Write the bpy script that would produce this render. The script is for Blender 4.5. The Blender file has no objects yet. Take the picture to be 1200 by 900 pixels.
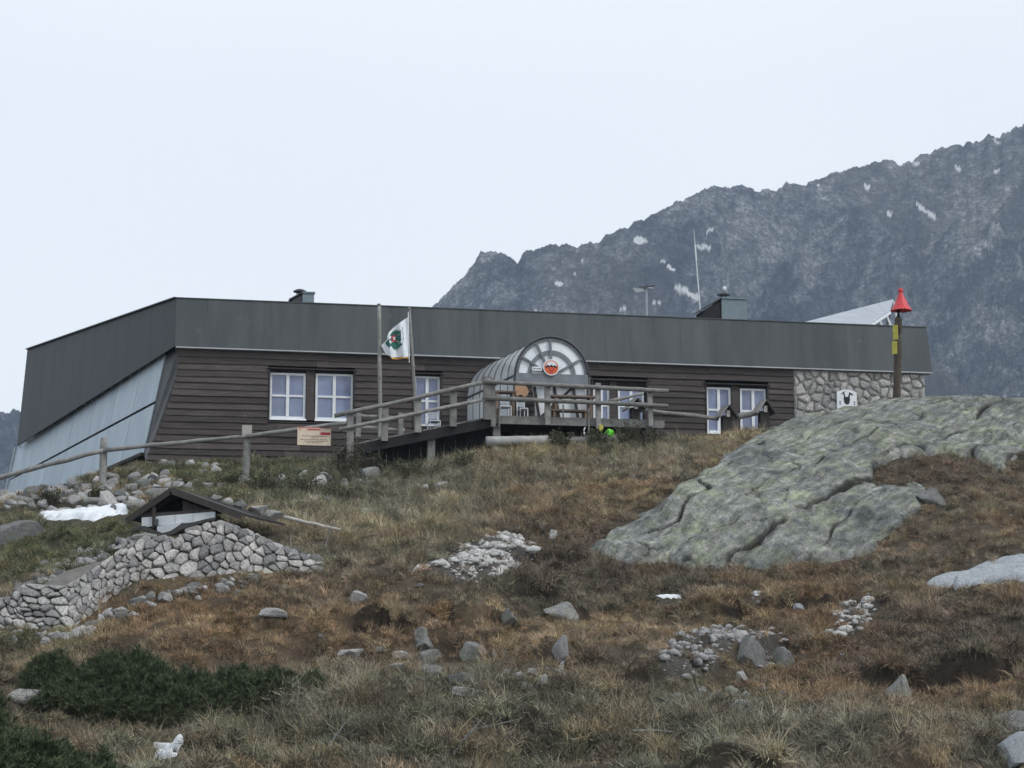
import bpy, math, random
import numpy as np
from mathutils import Vector

# ------------------------------------------------------------------ camera, world, sun, exposure
sc = bpy.context.scene
COL = sc.collection
F = 2239.0                                   # focal length in pixels of the 1200x900 photograph
PITCH = math.atan(350.0 / F)
cam_d = bpy.data.cameras.new("camera")
cam = bpy.data.objects.new("camera", cam_d)
COL.objects.link(cam)
cam_d.sensor_width = 36.0
cam_d.lens = 36.0 * F / 1200.0
cam_d.clip_end = 9000.0
cam_d.clip_start = 0.1
cam.location = (0, 0, 0)                     # eye level is z = 0
cam.rotation_euler = (math.pi / 2 + PITCH, 0, 0)
sc.camera = cam

SUN_EL, SUN_AZ = math.radians(44), math.radians(118)   # azimuth clockwise from +y (view direction)
w = bpy.data.worlds.new("World")
sc.world = w
w.use_nodes = True
nt = w.node_tree
nt.nodes.clear()
n_out = nt.nodes.new("ShaderNodeOutputWorld")
n_sky = nt.nodes.new("ShaderNodeTexSky")
n_sky.sky_type = 'NISHITA'
n_sky.sun_disc = False
n_sky.sun_elevation = SUN_EL
n_sky.sun_rotation = SUN_AZ
n_bg1 = nt.nodes.new("ShaderNodeBackground")
n_bg1.inputs[1].default_value = 0.10
nt.links.new(n_sky.outputs[0], n_bg1.inputs[0])
n_tc = nt.nodes.new("ShaderNodeTexCoord")
n_no = nt.nodes.new("ShaderNodeTexNoise")
n_no.inputs["Scale"].default_value = 1.6
n_no.inputs["Detail"].default_value = 4.0
nt.links.new(n_tc.outputs["Generated"], n_no.inputs["Vector"])
n_rmp = nt.nodes.new("ShaderNodeValToRGB")
n_rmp.color_ramp.elements[0].position = 0.3
n_rmp.color_ramp.elements[0].color = (0.83, 0.885, 0.94, 1)
n_rmp.color_ramp.elements[1].position = 0.72
n_rmp.color_ramp.elements[1].color = (0.91, 0.94, 0.97, 1)
nt.links.new(n_no.outputs["Fac"], n_rmp.inputs["Fac"])
n_bg2 = nt.nodes.new("ShaderNodeBackground")
n_bg2.inputs[1].default_value = 1.07
nt.links.new(n_rmp.outputs["Color"], n_bg2.inputs[0])
n_mix = nt.nodes.new("ShaderNodeMixShader")
n_mix.inputs[0].default_value = 0.93
nt.links.new(n_bg1.outputs[0], n_mix.inputs[1])
nt.links.new(n_bg2.outputs[0], n_mix.inputs[2])
nt.links.new(n_mix.outputs[0], n_out.inputs[0])

sun_d = bpy.data.lights.new("sun", 'SUN')
sun_d.energy = 1.5
sun_d.angle = math.radians(14)
sun_d.color = (1.0, 0.98, 0.95)
sun = bpy.data.objects.new("sun", sun_d)
COL.objects.link(sun)
sd = Vector((math.sin(SUN_AZ) * math.cos(SUN_EL), math.cos(SUN_AZ) * math.cos(SUN_EL), math.sin(SUN_EL)))
sun.rotation_euler = sd.to_track_quat('Z', 'Y').to_euler()
sun.location = sd * 100

sc.view_settings.view_transform = 'Standard'
sc.view_settings.look = 'None'
sc.view_settings.exposure = 0.22
sc.view_settings.gamma = 1.0
sc.render.engine = 'CYCLES'
sc.cycles.use_denoising = True
sc.cycles.max_bounces = 6
sc.cycles.diffuse_bounces = 3
sc.cycles.volume_bounces = 0

GRASS_GAIN = 1.95
HAZE = 0.00026
rng = np.random.default_rng(11)
random.seed(11)

# ------------------------------------------------------------------ pixels to space
CP, SP = math.cos(PITCH), math.sin(PITCH)

def ray(px, py):
    x = (px - 600.0) / F
    zc = -(py - 450.0) / F
    y = CP - zc * SP
    z = SP + zc * CP
    return x / y, z / y                       # per metre of depth along +y

def P(px, py, Y):
    a, b = ray(px, py)
    return Vector((a * Y, Y, b * Y))

def proj(x, y, z):
    yc = y * CP + z * SP
    zc = -y * SP + z * CP
    yc = np.where(np.abs(yc) < 1e-6, 1e-6, yc)
    return 600.0 + F * x / yc, 450.0 - F * zc / yc

def smooth(t):
    t = np.clip(t, 0, 1)
    return t * t * (3 - 2 * t)

# ------------------------------------------------------------------ noise
def _h(xi, yi, seed):
    xi = xi.astype(np.int64); yi = yi.astype(np.int64)
    h = (xi * 374761393 + yi * 668265263 + seed * 974711 + 12345) & 0xffffffff
    h = ((h ^ (h >> 13)) * 1274126177) & 0xffffffff
    h = h ^ (h >> 16)
    return (h & 0xffffff) / float(0x1000000)

def perlin(x, y, seed=0):
    x = np.asarray(x, float); y = np.asarray(y, float)
    xi = np.floor(x); yi = np.floor(y)
    fx = x - xi; fy = y - yi
    u = fx * fx * fx * (fx * (fx * 6 - 15) + 10)
    v = fy * fy * fy * (fy * (fy * 6 - 15) + 10)
    def g(dx, dy):
        a = _h(xi + dx, yi + dy, seed) * 2 * math.pi
        return np.cos(a) * (fx - dx) + np.sin(a) * (fy - dy)
    n0 = g(0, 0) * (1 - u) + g(1, 0) * u
    n1 = g(0, 1) * (1 - u) + g(1, 1) * u
    return (n0 * (1 - v) + n1 * v) * 1.5

def fbm(x, y, seed=0, oct=4, gain=0.5):
    s = 0.0; a = 1.0
    for k in range(oct):
        s = s + a * perlin(x * 2 ** k + 17.3 * k, y * 2 ** k - 9.1 * k, seed + k)
        a *= gain
    return s

def ridged(x, y, seed=0, oct=4, gain=0.5):
    s = 0.0; a = 1.0
    for k in range(oct):
        n = 1 - np.abs(perlin(x * 2 ** k + 5.7 * k, y * 2 ** k + 3.3 * k, seed + k)) * 1.6
        s = s + a * n
        a *= gain
    return s

def voronoi(x, y, seed=0):
    xi = np.floor(x); yi = np.floor(y)
    f1 = np.full(x.shape, 9.0); f2 = np.full(x.shape, 9.0); idv = np.zeros(x.shape)
    for dx in (-1, 0, 1):
        for dy in (-1, 0, 1):
            cx = xi + dx; cy = yi + dy
            d = np.hypot(cx + _h(cx, cy, seed) - x, cy + _h(cx, cy, seed + 7) - y)
            i = _h(cx, cy, seed + 13)
            near = d < f1
            f2 = np.where(near, f1, np.minimum(f2, d))
            idv = np.where(near, i, idv)
            f1 = np.where(near, d, f1)
    return f1, f2, idv

# ------------------------------------------------------------------ terrain height
CTRL = []
def col(px, rows):
    for py, Y in rows:
        p = P(px, py, Y)
        CTRL.append((p.x, p.y, p.z))
col(-160, [(900, 25), (800, 29), (730, 34), (680, 38), (640, 41.5), (605, 47), (590, 57)])
col(0,   [(900, 25), (830, 27.5), (785, 30), (742, 33), (700, 37.0), (640, 41), (606, 46), (594, 54), (590, 60)])
col(60,  [(746, 32.4), (672, 35.7), (650, 38.5)])
col(100, [(900, 25), (820, 28), (775, 30.3), (747, 32.2), (654, 36.4), (612, 42), (582, 50), (566, 54)])
col(120, [(730, 33.3), (652, 36.4)])
col(160, [(716, 33.9), (632, 37.0)])
col(200, [(900, 25), (800, 28.6), (745, 31.8), (702, 34.5), (626, 37.4), (604, 41), (580, 48), (548, 54)])
col(260, [(692, 35.2), (620, 38.4)])
col(300, [(900, 25), (800, 29), (740, 32), (676, 36.3), (645, 38.4), (610, 44), (570, 50), (547, 54)])
col(380, [(665, 37.8), (640, 39.6)])
col(400, [(900, 24.5), (800, 29), (700, 34.5), (600, 44.5), (560, 50), (546, 54.3)])
col(150, [(551, 54.4)])
col(560, [(540, 50.8)])
col(450, [(560, 50.2)])
col(650, [(523, 50.9)])
col(500, [(900, 24), (820, 28), (745, 31.8), (680, 36), (620, 41.8), (580, 46.6), (556, 49.4), (549, 51.2), (543, 55)])
col(600, [(900, 24), (800, 29), (740, 32.2), (722, 34.2), (690, 36), (640, 40.6), (580, 46.3), (550, 48.6), (526, 50.9), (530, 56)])
col(700, [(900, 24), (800, 29), (772, 31), (725, 34.6), (695, 37.2), (660, 39.4), (600, 43.4), (550, 48.4), (522, 51.0), (526, 56)])
col(770, [(590, 42.6), (555, 46.4)])
col(800, [(900, 24), (800, 29), (740, 34.2), (690, 38.2), (668, 40.0), (620, 41.4), (568, 43.2), (526, 51), (523, 57)])
col(870, [(533, 46.6), (518, 54), (640, 40.7), (590, 42.3)])
col(900, [(900, 24), (800, 29), (770, 30.8), (735, 34.2), (695, 38.2), (666, 40.2), (620, 41.5), (560, 44.0)])
col(935, [(506, 48.4), (545, 45.2)])
col(1000, [(900, 24), (820, 28), (770, 30.5), (720, 35.0), (690, 38.2), (655, 40.8), (600, 42.8), (545, 45.4), (508, 47.4), (491, 49.8)])
col(1060, [(476, 50.8), (508, 48.2), (540, 46.4)])
col(1100, [(900, 24), (835, 27.3), (790, 29.2), (720, 33.8), (688, 36.6), (640, 40), (600, 42.5), (565, 45), (543, 46.6), (512, 48.8)])
col(1130, [(470, 52)])
col(1200, [(900, 24), (845, 26.8), (800, 28.7), (720, 33.6), (688, 36), (650, 38.6), (600, 42), (555, 46), (508, 48.8), (472, 51.3)])
col(1330, [(900, 24), (800, 28.7), (700, 35.5), (640, 39), (560, 45.5), (480, 50.5)])
for x in (-24, -16):
    CTRL.append((x, 62, 5.4)); CTRL.append((x, 70, 5.2))
for x in (-8, 0, 8):
    CTRL.append((x, 60, 6.6)); CTRL.append((x, 70, 6.2))
for x in (12, 16, 22):
    CTRL.append((x, 56.5, 6.6)); CTRL.append((x, 70, 6.2))
for x in (-14, -7, 0, 7, 14):
    CTRL.append((x, 18, -1.35)); CTRL.append((x, 8, -1.5))
C = np.array(CTRL)
KC = 1.1
def _kern(dx, dy):
    return np.sqrt(dx * dx + dy * dy + KC * KC)
_n = len(C)
_A = np.zeros((_n + 3, _n + 3))
_A[:_n, :_n] = _kern(C[:, None, 0] - C[None, :, 0], C[:, None, 1] - C[None, :, 1]) - np.eye(_n) * 0.06
_A[:_n, _n] = 1; _A[:_n, _n + 1] = C[:, 0]; _A[:_n, _n + 2] = C[:, 1]
_A[_n:, :_n] = _A[:_n, _n:].T
_W = np.linalg.solve(_A, np.concatenate([C[:, 2], [0, 0, 0]]))

def t_base(x, y):
    x = np.asarray(x, float); y = np.asarray(y, float)
    shp = x.shape
    xf = x.ravel(); yf = y.ravel()
    far = np.interp(yf, [-3000, -200, 0, 24, 55, 64, 120, 400, 3000], [-40, -9, -1.6, -1.1, 6.3, 6.3, 2, -18, -30])
    far = far + fbm(xf / 14, yf / 14, 90, 3) * np.clip(np.hypot(xf, yf - 30) / 40 - 0.4, 0, 2) * 0.6
    m = smooth((26 - np.abs(xf)) / 8) * smooth((yf - 4) / 8) * smooth((72 - yf) / 8)
    out = far.copy()
    sel = np.nonzero(m > 0)[0]
    for k in range(0, len(sel), 20000):
        i = sel[k:k + 20000]
        v = _kern(xf[i, None] - C[None, :, 0], yf[i, None] - C[None, :, 1]) @ _W[:_n]
        v = v + _W[_n] + _W[_n + 1] * xf[i] + _W[_n + 2] * yf[i]
        out[i] = far[i] * (1 - m[i]) + v * m[i]
    return out.reshape(shp)

def hummock(x, y):
    a = smooth((53.5 - y) / 5)
    n = fbm(x / 2.3, y / 2.1, 3, 3, 0.55)
    r = np.clip(ridged(x / 1.5 + 0.4 * n, y / 1.3, 21, 2) - 0.7, -0.6, 1.2)
    low = smooth((41 - y) / 8) * 0.6 + 0.4
    wx = x + 0.35 * perlin(x / 0.9, y / 0.9, 23); wy = y + 0.3 * perlin(x / 0.8, y / 0.8, 24)
    f1, f2, iv = voronoi(wx / 1.15, wy / 0.95, 29)
    k1, k2, ik = voronoi(wx / 0.55 + 7, wy / 0.5, 37)
    dome = (0.50 * iv + 0.08) * (1 - 1.5 * f1 * f1) + 0.10 * ik * (1 - 1.5 * k1 * k1)
    patch = smooth(perlin(x / 3.3, y / 2.7, 45) * 1.7 + 0.55)
    return a * low * (0.15 * n + 0.10 * (0.35 - r) + dome * patch - 0.08) + 0.02 * fbm(x / 0.5, y / 0.5, 8, 2)

LIPS = [(1095, 796, 29.3, 1.25, 0.50), (700, 748, 31.9, 0.85, 0.42), (905, 758, 31.9, 0.34, 0.45), (664, 706, 35.2, 0.45, 0.24), (965, 800, 29.2, 0.5, 0.30),
        (812, 768, 31.2, 0.28, 0.34), (640, 652, 39.4, 0.8, 0.30), (880, 706, 35.2, 0.5, 0.28), (1010, 690, 36.2, 0.6, 0.25), (300, 712, 34.2, 0.9, 0.20), (560, 735, 32.6, 0.7, 0.22)]
def lips(x, y):
    dz = np.zeros(np.shape(x))
    for px, py, Y, hw, h in LIPS:
        p = P(px, py, Y)
        yc = p.y + 0.18 * perlin(x / 0.6 + px, x * 0 + py, 3) + 0.25 * ((x - p.x) / hw) ** 2 * 0.5
        win = smooth((1.25 - np.abs(x - p.x) / hw) / 0.5)
        d = yc - y
        dz = dz - h * win * smooth(d / 0.14) * np.exp(-np.clip(d, 0, 9) / 0.55) + 0.35 * h * win * smooth(-d / 0.1 + 1) * np.exp(-np.abs(d) / 0.35)
    return dz

def t_z(x, y):
    x = np.asarray(x, float); y = np.asarray(y, float)
    calm = 1 - smooth((x + 10.6) / 0.5) * smooth((-2.9 - x) / 0.6) * smooth((y - 31.6) / 0.6) * smooth((39.3 - y) / 0.8)
    calm = calm * (1 - smooth(1.6 - np.hypot(x + 4.62, (y - 25.7)) / 0.75))
    return t_base(x, y) + hummock(x, y) * calm + lips(x, y)

# ------------------------------------------------------------------ materials
def lin(r, g, b):
    f = lambda c: ((c / 255 + 0.055) / 1.055) ** 2.4 if c > 10 else c / 255 / 12.92
    return (f(r), f(g), f(b), 1)

def new_mat(name):
    m = bpy.data.materials.new(name)
    m.use_nodes = True
    t = m.node_tree
    return m, t, t.nodes["Principled BSDF"]

def N(t, kind, **kw):
    n = t.nodes.new(kind)
    for k, v in kw.items():
        if k in n.inputs:
            n.inputs[k].default_value = v
        else:
            setattr(n, k, v)
    return n

def mixc(t, fac, a, b, mode='MIX'):
    n = t.nodes.new("ShaderNodeMix")
    n.data_type = 'RGBA'
    n.blend_type = mode
    for sock, v in ((n.inputs[0], fac), (n.inputs[6], a), (n.inputs[7], b)):
        if hasattr(v, "is_output"):
            t.links.new(v, sock)
        else:
            sock.default_value = v
    return n.outputs[2]

def ramp(t, v, stops):
    n = t.nodes.new("ShaderNodeValToRGB")
    el = n.color_ramp.elements
    while len(el) < len(stops):
        el.new(0.5)
    for e, (p, c) in zip(el, stops):
        e.position = p
        e.color = c if len(c) == 4 else (*c, 1)
    t.links.new(v, n.inputs[0])
    return n.outputs[0]

def mat(name, c1, c2, scale=4.0, rough=0.8, bump=0.0, bscale=None, stretch=(1, 1, 1), rand=0.15, metal=0.0, spec=0.3, detail=6.0, coat=0.0, dirt=None):
    m, t, b = new_mat(name)
    tc = N(t, "ShaderNodeTexCoord")
    mp = N(t, "ShaderNodeMapping")
    mp.inputs["Scale"].default_value = stretch
    t.links.new(tc.outputs["Object"], mp.inputs["Vector"])
    no = N(t, "ShaderNodeTexNoise", Scale=scale, Detail=detail, Roughness=0.65)
    t.links.new(mp.outputs[0], no.inputs["Vector"])
    c = ramp(t, no.outputs["Fac"], [(0.3, c1), (0.7, c2)])
    if dirt:
        n2 = N(t, "ShaderNodeTexNoise", Scale=dirt[1], Detail=5.0, Roughness=0.7)
        t.links.new(tc.outputs["Object"], n2.inputs["Vector"])
        f2 = ramp(t, n2.outputs["Fac"], [(dirt[2], (0, 0, 0)), (dirt[2] + 0.12, (1, 1, 1))])
        c = mixc(t, f2, c, dirt[0])
    if rand:
        oi = N(t, "ShaderNodeObjectInfo")
        v = ramp(t, oi.outputs["Random"], [(0.0, (1 - rand,) * 3), (1.0, (1 + rand,) * 3)])
        c = mixc(t, 1.0, c, v, 'MULTIPLY')
    t.links.new(c, b.inputs["Base Color"])
    b.inputs["Roughness"].default_value = rough
    b.inputs["Metallic"].default_value = metal
    b.inputs["Specular IOR Level"].default_value = spec
    b.inputs["Coat Weight"].default_value = coat
    if bump:
        nb = N(t, "ShaderNodeTexNoise", Scale=bscale or scale * 3, Detail=6.0, Roughness=0.7)
        t.links.new(mp.outputs[0], nb.inputs["Vector"])
        bp = N(t, "ShaderNodeBump", Strength=1.0, Distance=bump)
        t.links.new(nb.outputs["Fac"], bp.inputs["Height"])
        t.links.new(bp.outputs[0], b.inputs["Normal"])
    return m

def plain(name, c, rough=0.6, spec=0.3, metal=0.0):
    return mat(name, tuple(0.9 * v for v in c[:3]) + (1,), tuple(min(1, 1.08 * v) for v in c[:3]) + (1,), 6.0, rough, rand=0.0, spec=spec, metal=metal)

def rock_mat(name, dark, mid, light, lichen, lich_at=0.55, rand=0.2, sc_=1.0, use_tint=False, crack=None):
    m, t, b = new_mat(name)
    tc = N(t, "ShaderNodeTexCoord")
    n1 = N(t, "ShaderNodeTexNoise", Scale=3.0 * sc_, Detail=9.0, Roughness=0.7)
    n2 = N(t, "ShaderNodeTexNoise", Scale=22.0 * sc_, Detail=5.0, Roughness=0.75)
    n3 = N(t, "ShaderNodeTexNoise", Scale=1.3 * sc_, Detail=7.0, Roughness=0.7)
    for n in (n1, n2, n3):
        t.links.new(tc.outputs["Object"], n.inputs["Vector"])
    c = ramp(t, n1.outputs["Fac"], [(0.28, dark), (0.5, mid), (0.72, light)])
    sp = ramp(t, n2.outputs["Fac"], [(0.32, (0.42,) * 3), (0.5, (1.0,) * 3), (0.66, (1.55,) * 3)])
    c = mixc(t, 1.0, c, sp, 'MULTIPLY')
    lf = ramp(t, n3.outputs["Fac"], [(lich_at, (0, 0, 0)), (lich_at + 0.14, (0.85,) * 3)])
    ls = ramp(t, n2.outputs["Fac"], [(0.38, (0, 0, 0)), (0.55, (1,) * 3)])
    lf = mixc(t, 1.0, lf, ls, 'MULTIPLY')
    c = mixc(t, lf, c, lichen)
    if crack:
        n4 = N(t, "ShaderNodeTexNoise", Scale=0.55, Detail=4.0, Roughness=0.6)
        t.links.new(tc.outputs["Object"], n4.inputs["Vector"])
        c = mixc(t, 1.0, c, ramp(t, n4.outputs["Fac"], [(0.32, (0.62, 0.64, 0.68)), (0.5, (1.0, 1.0, 1.0)), (0.68, (1.3, 1.3, 1.24))]), 'MULTIPLY')
        mpr = N(t, "ShaderNodeMapping"); mpr.inputs["Rotation"].default_value = (0, 0, math.radians(-52)); mpr.inputs["Scale"].default_value = (0.5, 4.0, 4.0)
        mpr.vector_type = 'POINT'
        mr2 = N(t, "ShaderNodeMapping"); mr2.inputs["Scale"].default_value = (0.35, 3.2, 1.5)
        mpr.inputs["Scale"].default_value = (1, 1, 1)
        t.links.new(tc.outputs["Object"], mpr.inputs["Vector"]); t.links.new(mpr.outputs[0], mr2.inputs["Vector"])
        n5 = N(t, "ShaderNodeTexNoise", Scale=2.0, Detail=7.0, Roughness=0.7)
        t.links.new(mr2.outputs[0], n5.inputs["Vector"])
        c = mixc(t, 1.0, c, ramp(t, n5.outputs["Fac"], [(0.32, (0.42, 0.43, 0.45)), (0.5, (1.0, 1.0, 1.0)), (0.66, (1.65, 1.65, 1.6))]), 'MULTIPLY')
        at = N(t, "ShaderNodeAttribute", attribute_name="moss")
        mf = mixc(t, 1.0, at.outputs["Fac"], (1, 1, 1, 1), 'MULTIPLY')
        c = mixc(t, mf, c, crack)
    if rand:
        oi = N(t, "ShaderNodeObjectInfo")
        v = ramp(t, oi.outputs["Random"], [(0.0, (1 - rand, 1 - rand, 1 - rand * 0.9)), (1.0, (1 + rand, 1 + rand * 0.95, 1 + rand * 0.9))])
        c = mixc(t, 1.0, c, v, 'MULTIPLY')
    t.links.new(c, b.inputs["Base Color"])
    b.inputs["Roughness"].default_value = 0.85
    b.inputs["Specular IOR Level"].default_value = 0.25
    bp = N(t, "ShaderNodeBump", Strength=1.0, Distance=0.03 / sc_)
    hs = N(t, "ShaderNodeMath", operation='ADD')
    t.links.new(n1.outputs["Fac"], hs.inputs[0]); t.links.new(n2.outputs["Fac"], hs.inputs[1])
    t.links.new(hs.outputs[0], bp.inputs["Height"])
    t.links.new(bp.outputs[0], b.inputs["Normal"])
    return m

M = {}
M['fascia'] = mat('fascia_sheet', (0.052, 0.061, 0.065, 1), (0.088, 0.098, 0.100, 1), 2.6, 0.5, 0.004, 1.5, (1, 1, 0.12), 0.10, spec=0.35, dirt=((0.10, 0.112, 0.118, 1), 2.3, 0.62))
M['fascia_shaded'] = mat('fascia_shaded_sheet', (0.033, 0.040, 0.043, 1), (0.043, 0.051, 0.053, 1), 1.2, 0.5, 0.004, 1.5, (1, 1, 0.35), 0.07, spec=0.3)  # darker copy of the fascia sheet, the side's shade is in its colour
M['trim'] = mat('zinc_trim', (0.32, 0.34, 0.36, 1), (0.42, 0.44, 0.45, 1), 3, 0.5, spec=0.4)
M['board'] = mat('siding_board', (0.048, 0.040, 0.038, 1), (0.094, 0.080, 0.075, 1), 2.2, 0.85, 0.006, 4, (0.5, 3, 9), 0.30, dirt=((0.15, 0.135, 0.125, 1), 4.0, 0.62))
M['darkwood'] = mat('dark_wood', (0.035, 0.031, 0.030, 1), (0.065, 0.056, 0.052, 1), 3, 0.85, 0.004, 10, rand=0.2)
M['blackwood'] = mat('black_wood', (0.014, 0.014, 0.016, 1), (0.03, 0.029, 0.03, 1), 4, 0.85, rand=0.1)  # near-black wood, also stands in for the shadow under the ramp
M['core'] = plain('inner_wall', (0.02, 0.019, 0.019, 1), 0.9)
M['greywood'] = mat('weathered_wood', (0.14, 0.14, 0.137, 1), (0.29, 0.285, 0.27, 1), 5, 0.85, 0.01, 14, (1, 1, 1), 0.22, dirt=((0.085, 0.08, 0.075, 1), 6.0, 0.62))
M['palewood'] = mat('pale_wood', (0.33, 0.31, 0.28, 1), (0.50, 0.48, 0.44, 1), 5, 0.85, 0.006, 14, rand=0.15)
M['brownwood'] = mat('brown_wood', (0.12, 0.085, 0.065, 1), (0.20, 0.15, 0.115, 1), 4, 0.8, 0.004, 14, rand=0.2)
M['tan'] = mat('tan_wood', (0.33, 0.20, 0.115, 1), (0.46, 0.29, 0.17, 1), 5, 0.7, rand=0.0)
M['white'] = mat('white_paint', (0.66, 0.69, 0.72, 1), (0.80, 0.82, 0.83, 1), 5, 0.45, rand=0.04, spec=0.4)
M['pane'] = mat('sky_tint_pane', (0.12, 0.15, 0.25, 1), (0.27, 0.31, 0.45, 1), 0.9, 0.08, rand=0.18, spec=0.5, coat=0.3)  # blue-violet sky reflection painted into the base colour
M['blue'] = mat('blue_sheet', (0.33, 0.405, 0.47, 1), (0.44, 0.515, 0.575, 1), 2.0, 0.5, 0.003, 1.2, (1, 1, 0.15), 0.07, spec=0.4, dirt=((0.24, 0.30, 0.35, 1), 2.6, 0.63))
M['darkmetal'] = mat('dark_metal', (0.03, 0.032, 0.036, 1), (0.06, 0.062, 0.066, 1), 5, 0.5, rand=0.1, spec=0.5)
M['steel'] = mat('galvanised_steel', (0.30, 0.33, 0.36, 1), (0.42, 0.45, 0.48, 1), 6, 0.45, rand=0.05, spec=0.5)
M['chimney'] = mat('chimney_sheet', (0.15, 0.20, 0.225, 1), (0.21, 0.265, 0.29, 1), 3, 0.5, rand=0.05)
M['greytimber'] = mat('porch_timber', (0.13, 0.145, 0.165, 1), (0.22, 0.235, 0.255, 1), 4, 0.7, rand=0.12)
M['solar'] = mat('solar_panel', (0.24, 0.275, 0.32, 1), (0.30, 0.335, 0.38, 1), 1.0, 0.25, rand=0.06, spec=0.6)  # pale base colour carries the reflected sky
M['red'] = mat('red_paint', (0.50, 0.035, 0.045, 1), (0.64, 0.06, 0.07, 1), 5, 0.45, rand=0.0, spec=0.4, dirt=((0.36, 0.05, 0.05, 1), 7, 0.66))
M['yellow'] = mat('yellow_paint', (0.36, 0.34, 0.05, 1), (0.50, 0.47, 0.10, 1), 9, 0.6, rand=0.05)
M['orange'] = plain('orange_print', (0.62, 0.12, 0.035, 1), 0.5)
M['black'] = plain('black_print', (0.02, 0.022, 0.026, 1), 0.6)
M['cream'] = plain('cream_board', (0.66, 0.56, 0.44, 1), 0.6)
M['redprint'] = plain('red_print', (0.45, 0.04, 0.06, 1), 0.6)
M['text'] = plain('faded_print', (0.30, 0.21, 0.16, 1), 0.7)
M['flag'] = mat('flag_cloth', (0.68, 0.72, 0.76, 1), (0.80, 0.83, 0.85, 1), 3, 0.8, rand=0.0)
M['flaggreen'] = plain('flag_green', (0.03, 0.13, 0.105, 1), 0.8)
M['flagorange'] = plain('flag_orange', (0.55, 0.30, 0.06, 1), 0.8)
M['lime'] = plain('lime_plastic', (0.18, 0.75, 0.06, 1), 0.4)
M['rubber'] = plain('black_rubber', (0.018, 0.018, 0.02, 1), 0.7)
M['concrete'] = mat('old_concrete', (0.26, 0.27, 0.27, 1), (0.38, 0.385, 0.375, 1), 3, 0.9, 0.01, 12, rand=0.1)
M['tar'] = mat('tarred_sheet', (0.035, 0.035, 0.037, 1), (0.075, 0.072, 0.07, 1), 6, 0.8, 0.006, 12, rand=0.1)
M['foam'] = mat('white_board', (0.50, 0.54, 0.57, 1), (0.68, 0.71, 0.73, 1), 4, 0.7, 0.006, 9, rand=0.12)
M['snow'] = mat('old_snow', (0.60, 0.64, 0.67, 1), (0.82, 0.84, 0.86, 1), 4, 0.7, 0.03, 9, rand=0.0, dirt=((0.40, 0.39, 0.36, 1), 5.0, 0.63))
M['mortar'] = mat('grey_mortar', (0.22, 0.22, 0.215, 1), (0.34, 0.335, 0.32, 1), 6, 0.95, 0.02, 15, rand=0.0)
M['gap'] = mat('wall_earth', (0.10, 0.097, 0.088, 1), (0.19, 0.184, 0.168, 1), 6, 0.95, 0.02, 15, rand=0.0)
M['wallstone'] = rock_mat('wall_stone', (0.18, 0.178, 0.17), (0.30, 0.295, 0.282), (0.43, 0.42, 0.40), (0.28, 0.29, 0.23, 1), 0.56, 0.42)
M['hutstone'] = rock_mat('hut_stone', (0.25, 0.245, 0.235), (0.39, 0.38, 0.36), (0.52, 0.505, 0.475), (0.30, 0.31, 0.29, 1), 0.66, 0.25)
M['boulder'] = rock_mat('boulder_rock', (0.12, 0.122, 0.12), (0.225, 0.227, 0.222), (0.35, 0.35, 0.34), (0.22, 0.25, 0.175, 1), 0.48, 0.32)
M['palerock'] = rock_mat('pale_rock', (0.24, 0.24, 0.236), (0.41, 0.407, 0.395), (0.55, 0.545, 0.53), (0.31, 0.325, 0.265, 1), 0.58, 0.3)
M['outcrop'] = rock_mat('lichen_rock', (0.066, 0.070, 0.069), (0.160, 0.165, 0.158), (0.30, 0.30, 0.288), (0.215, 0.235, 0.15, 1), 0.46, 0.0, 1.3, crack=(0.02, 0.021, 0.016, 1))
M['slab'] = rock_mat('smooth_slab_rock', (0.22, 0.245, 0.265), (0.31, 0.335, 0.355), (0.39, 0.415, 0.43), (0.24, 0.26, 0.25, 1), 0.62, 0.0, 2.2)
M['bark'] = mat('bark', (0.05, 0.04, 0.032, 1), (0.11, 0.09, 0.07, 1), 9, 0.9, rand=0.1)
M['needle'] = mat('pine_needle', (0.026, 0.040, 0.021, 1), (0.125, 0.150, 0.082, 1), 8.0, 0.75, rand=0.0, spec=0.15)
M['leaf'] = mat('shrub_leaf', (0.045, 0.055, 0.03, 1), (0.09, 0.095, 0.055, 1), 2.0, 0.7, rand=0.2, spec=0.15)

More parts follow.
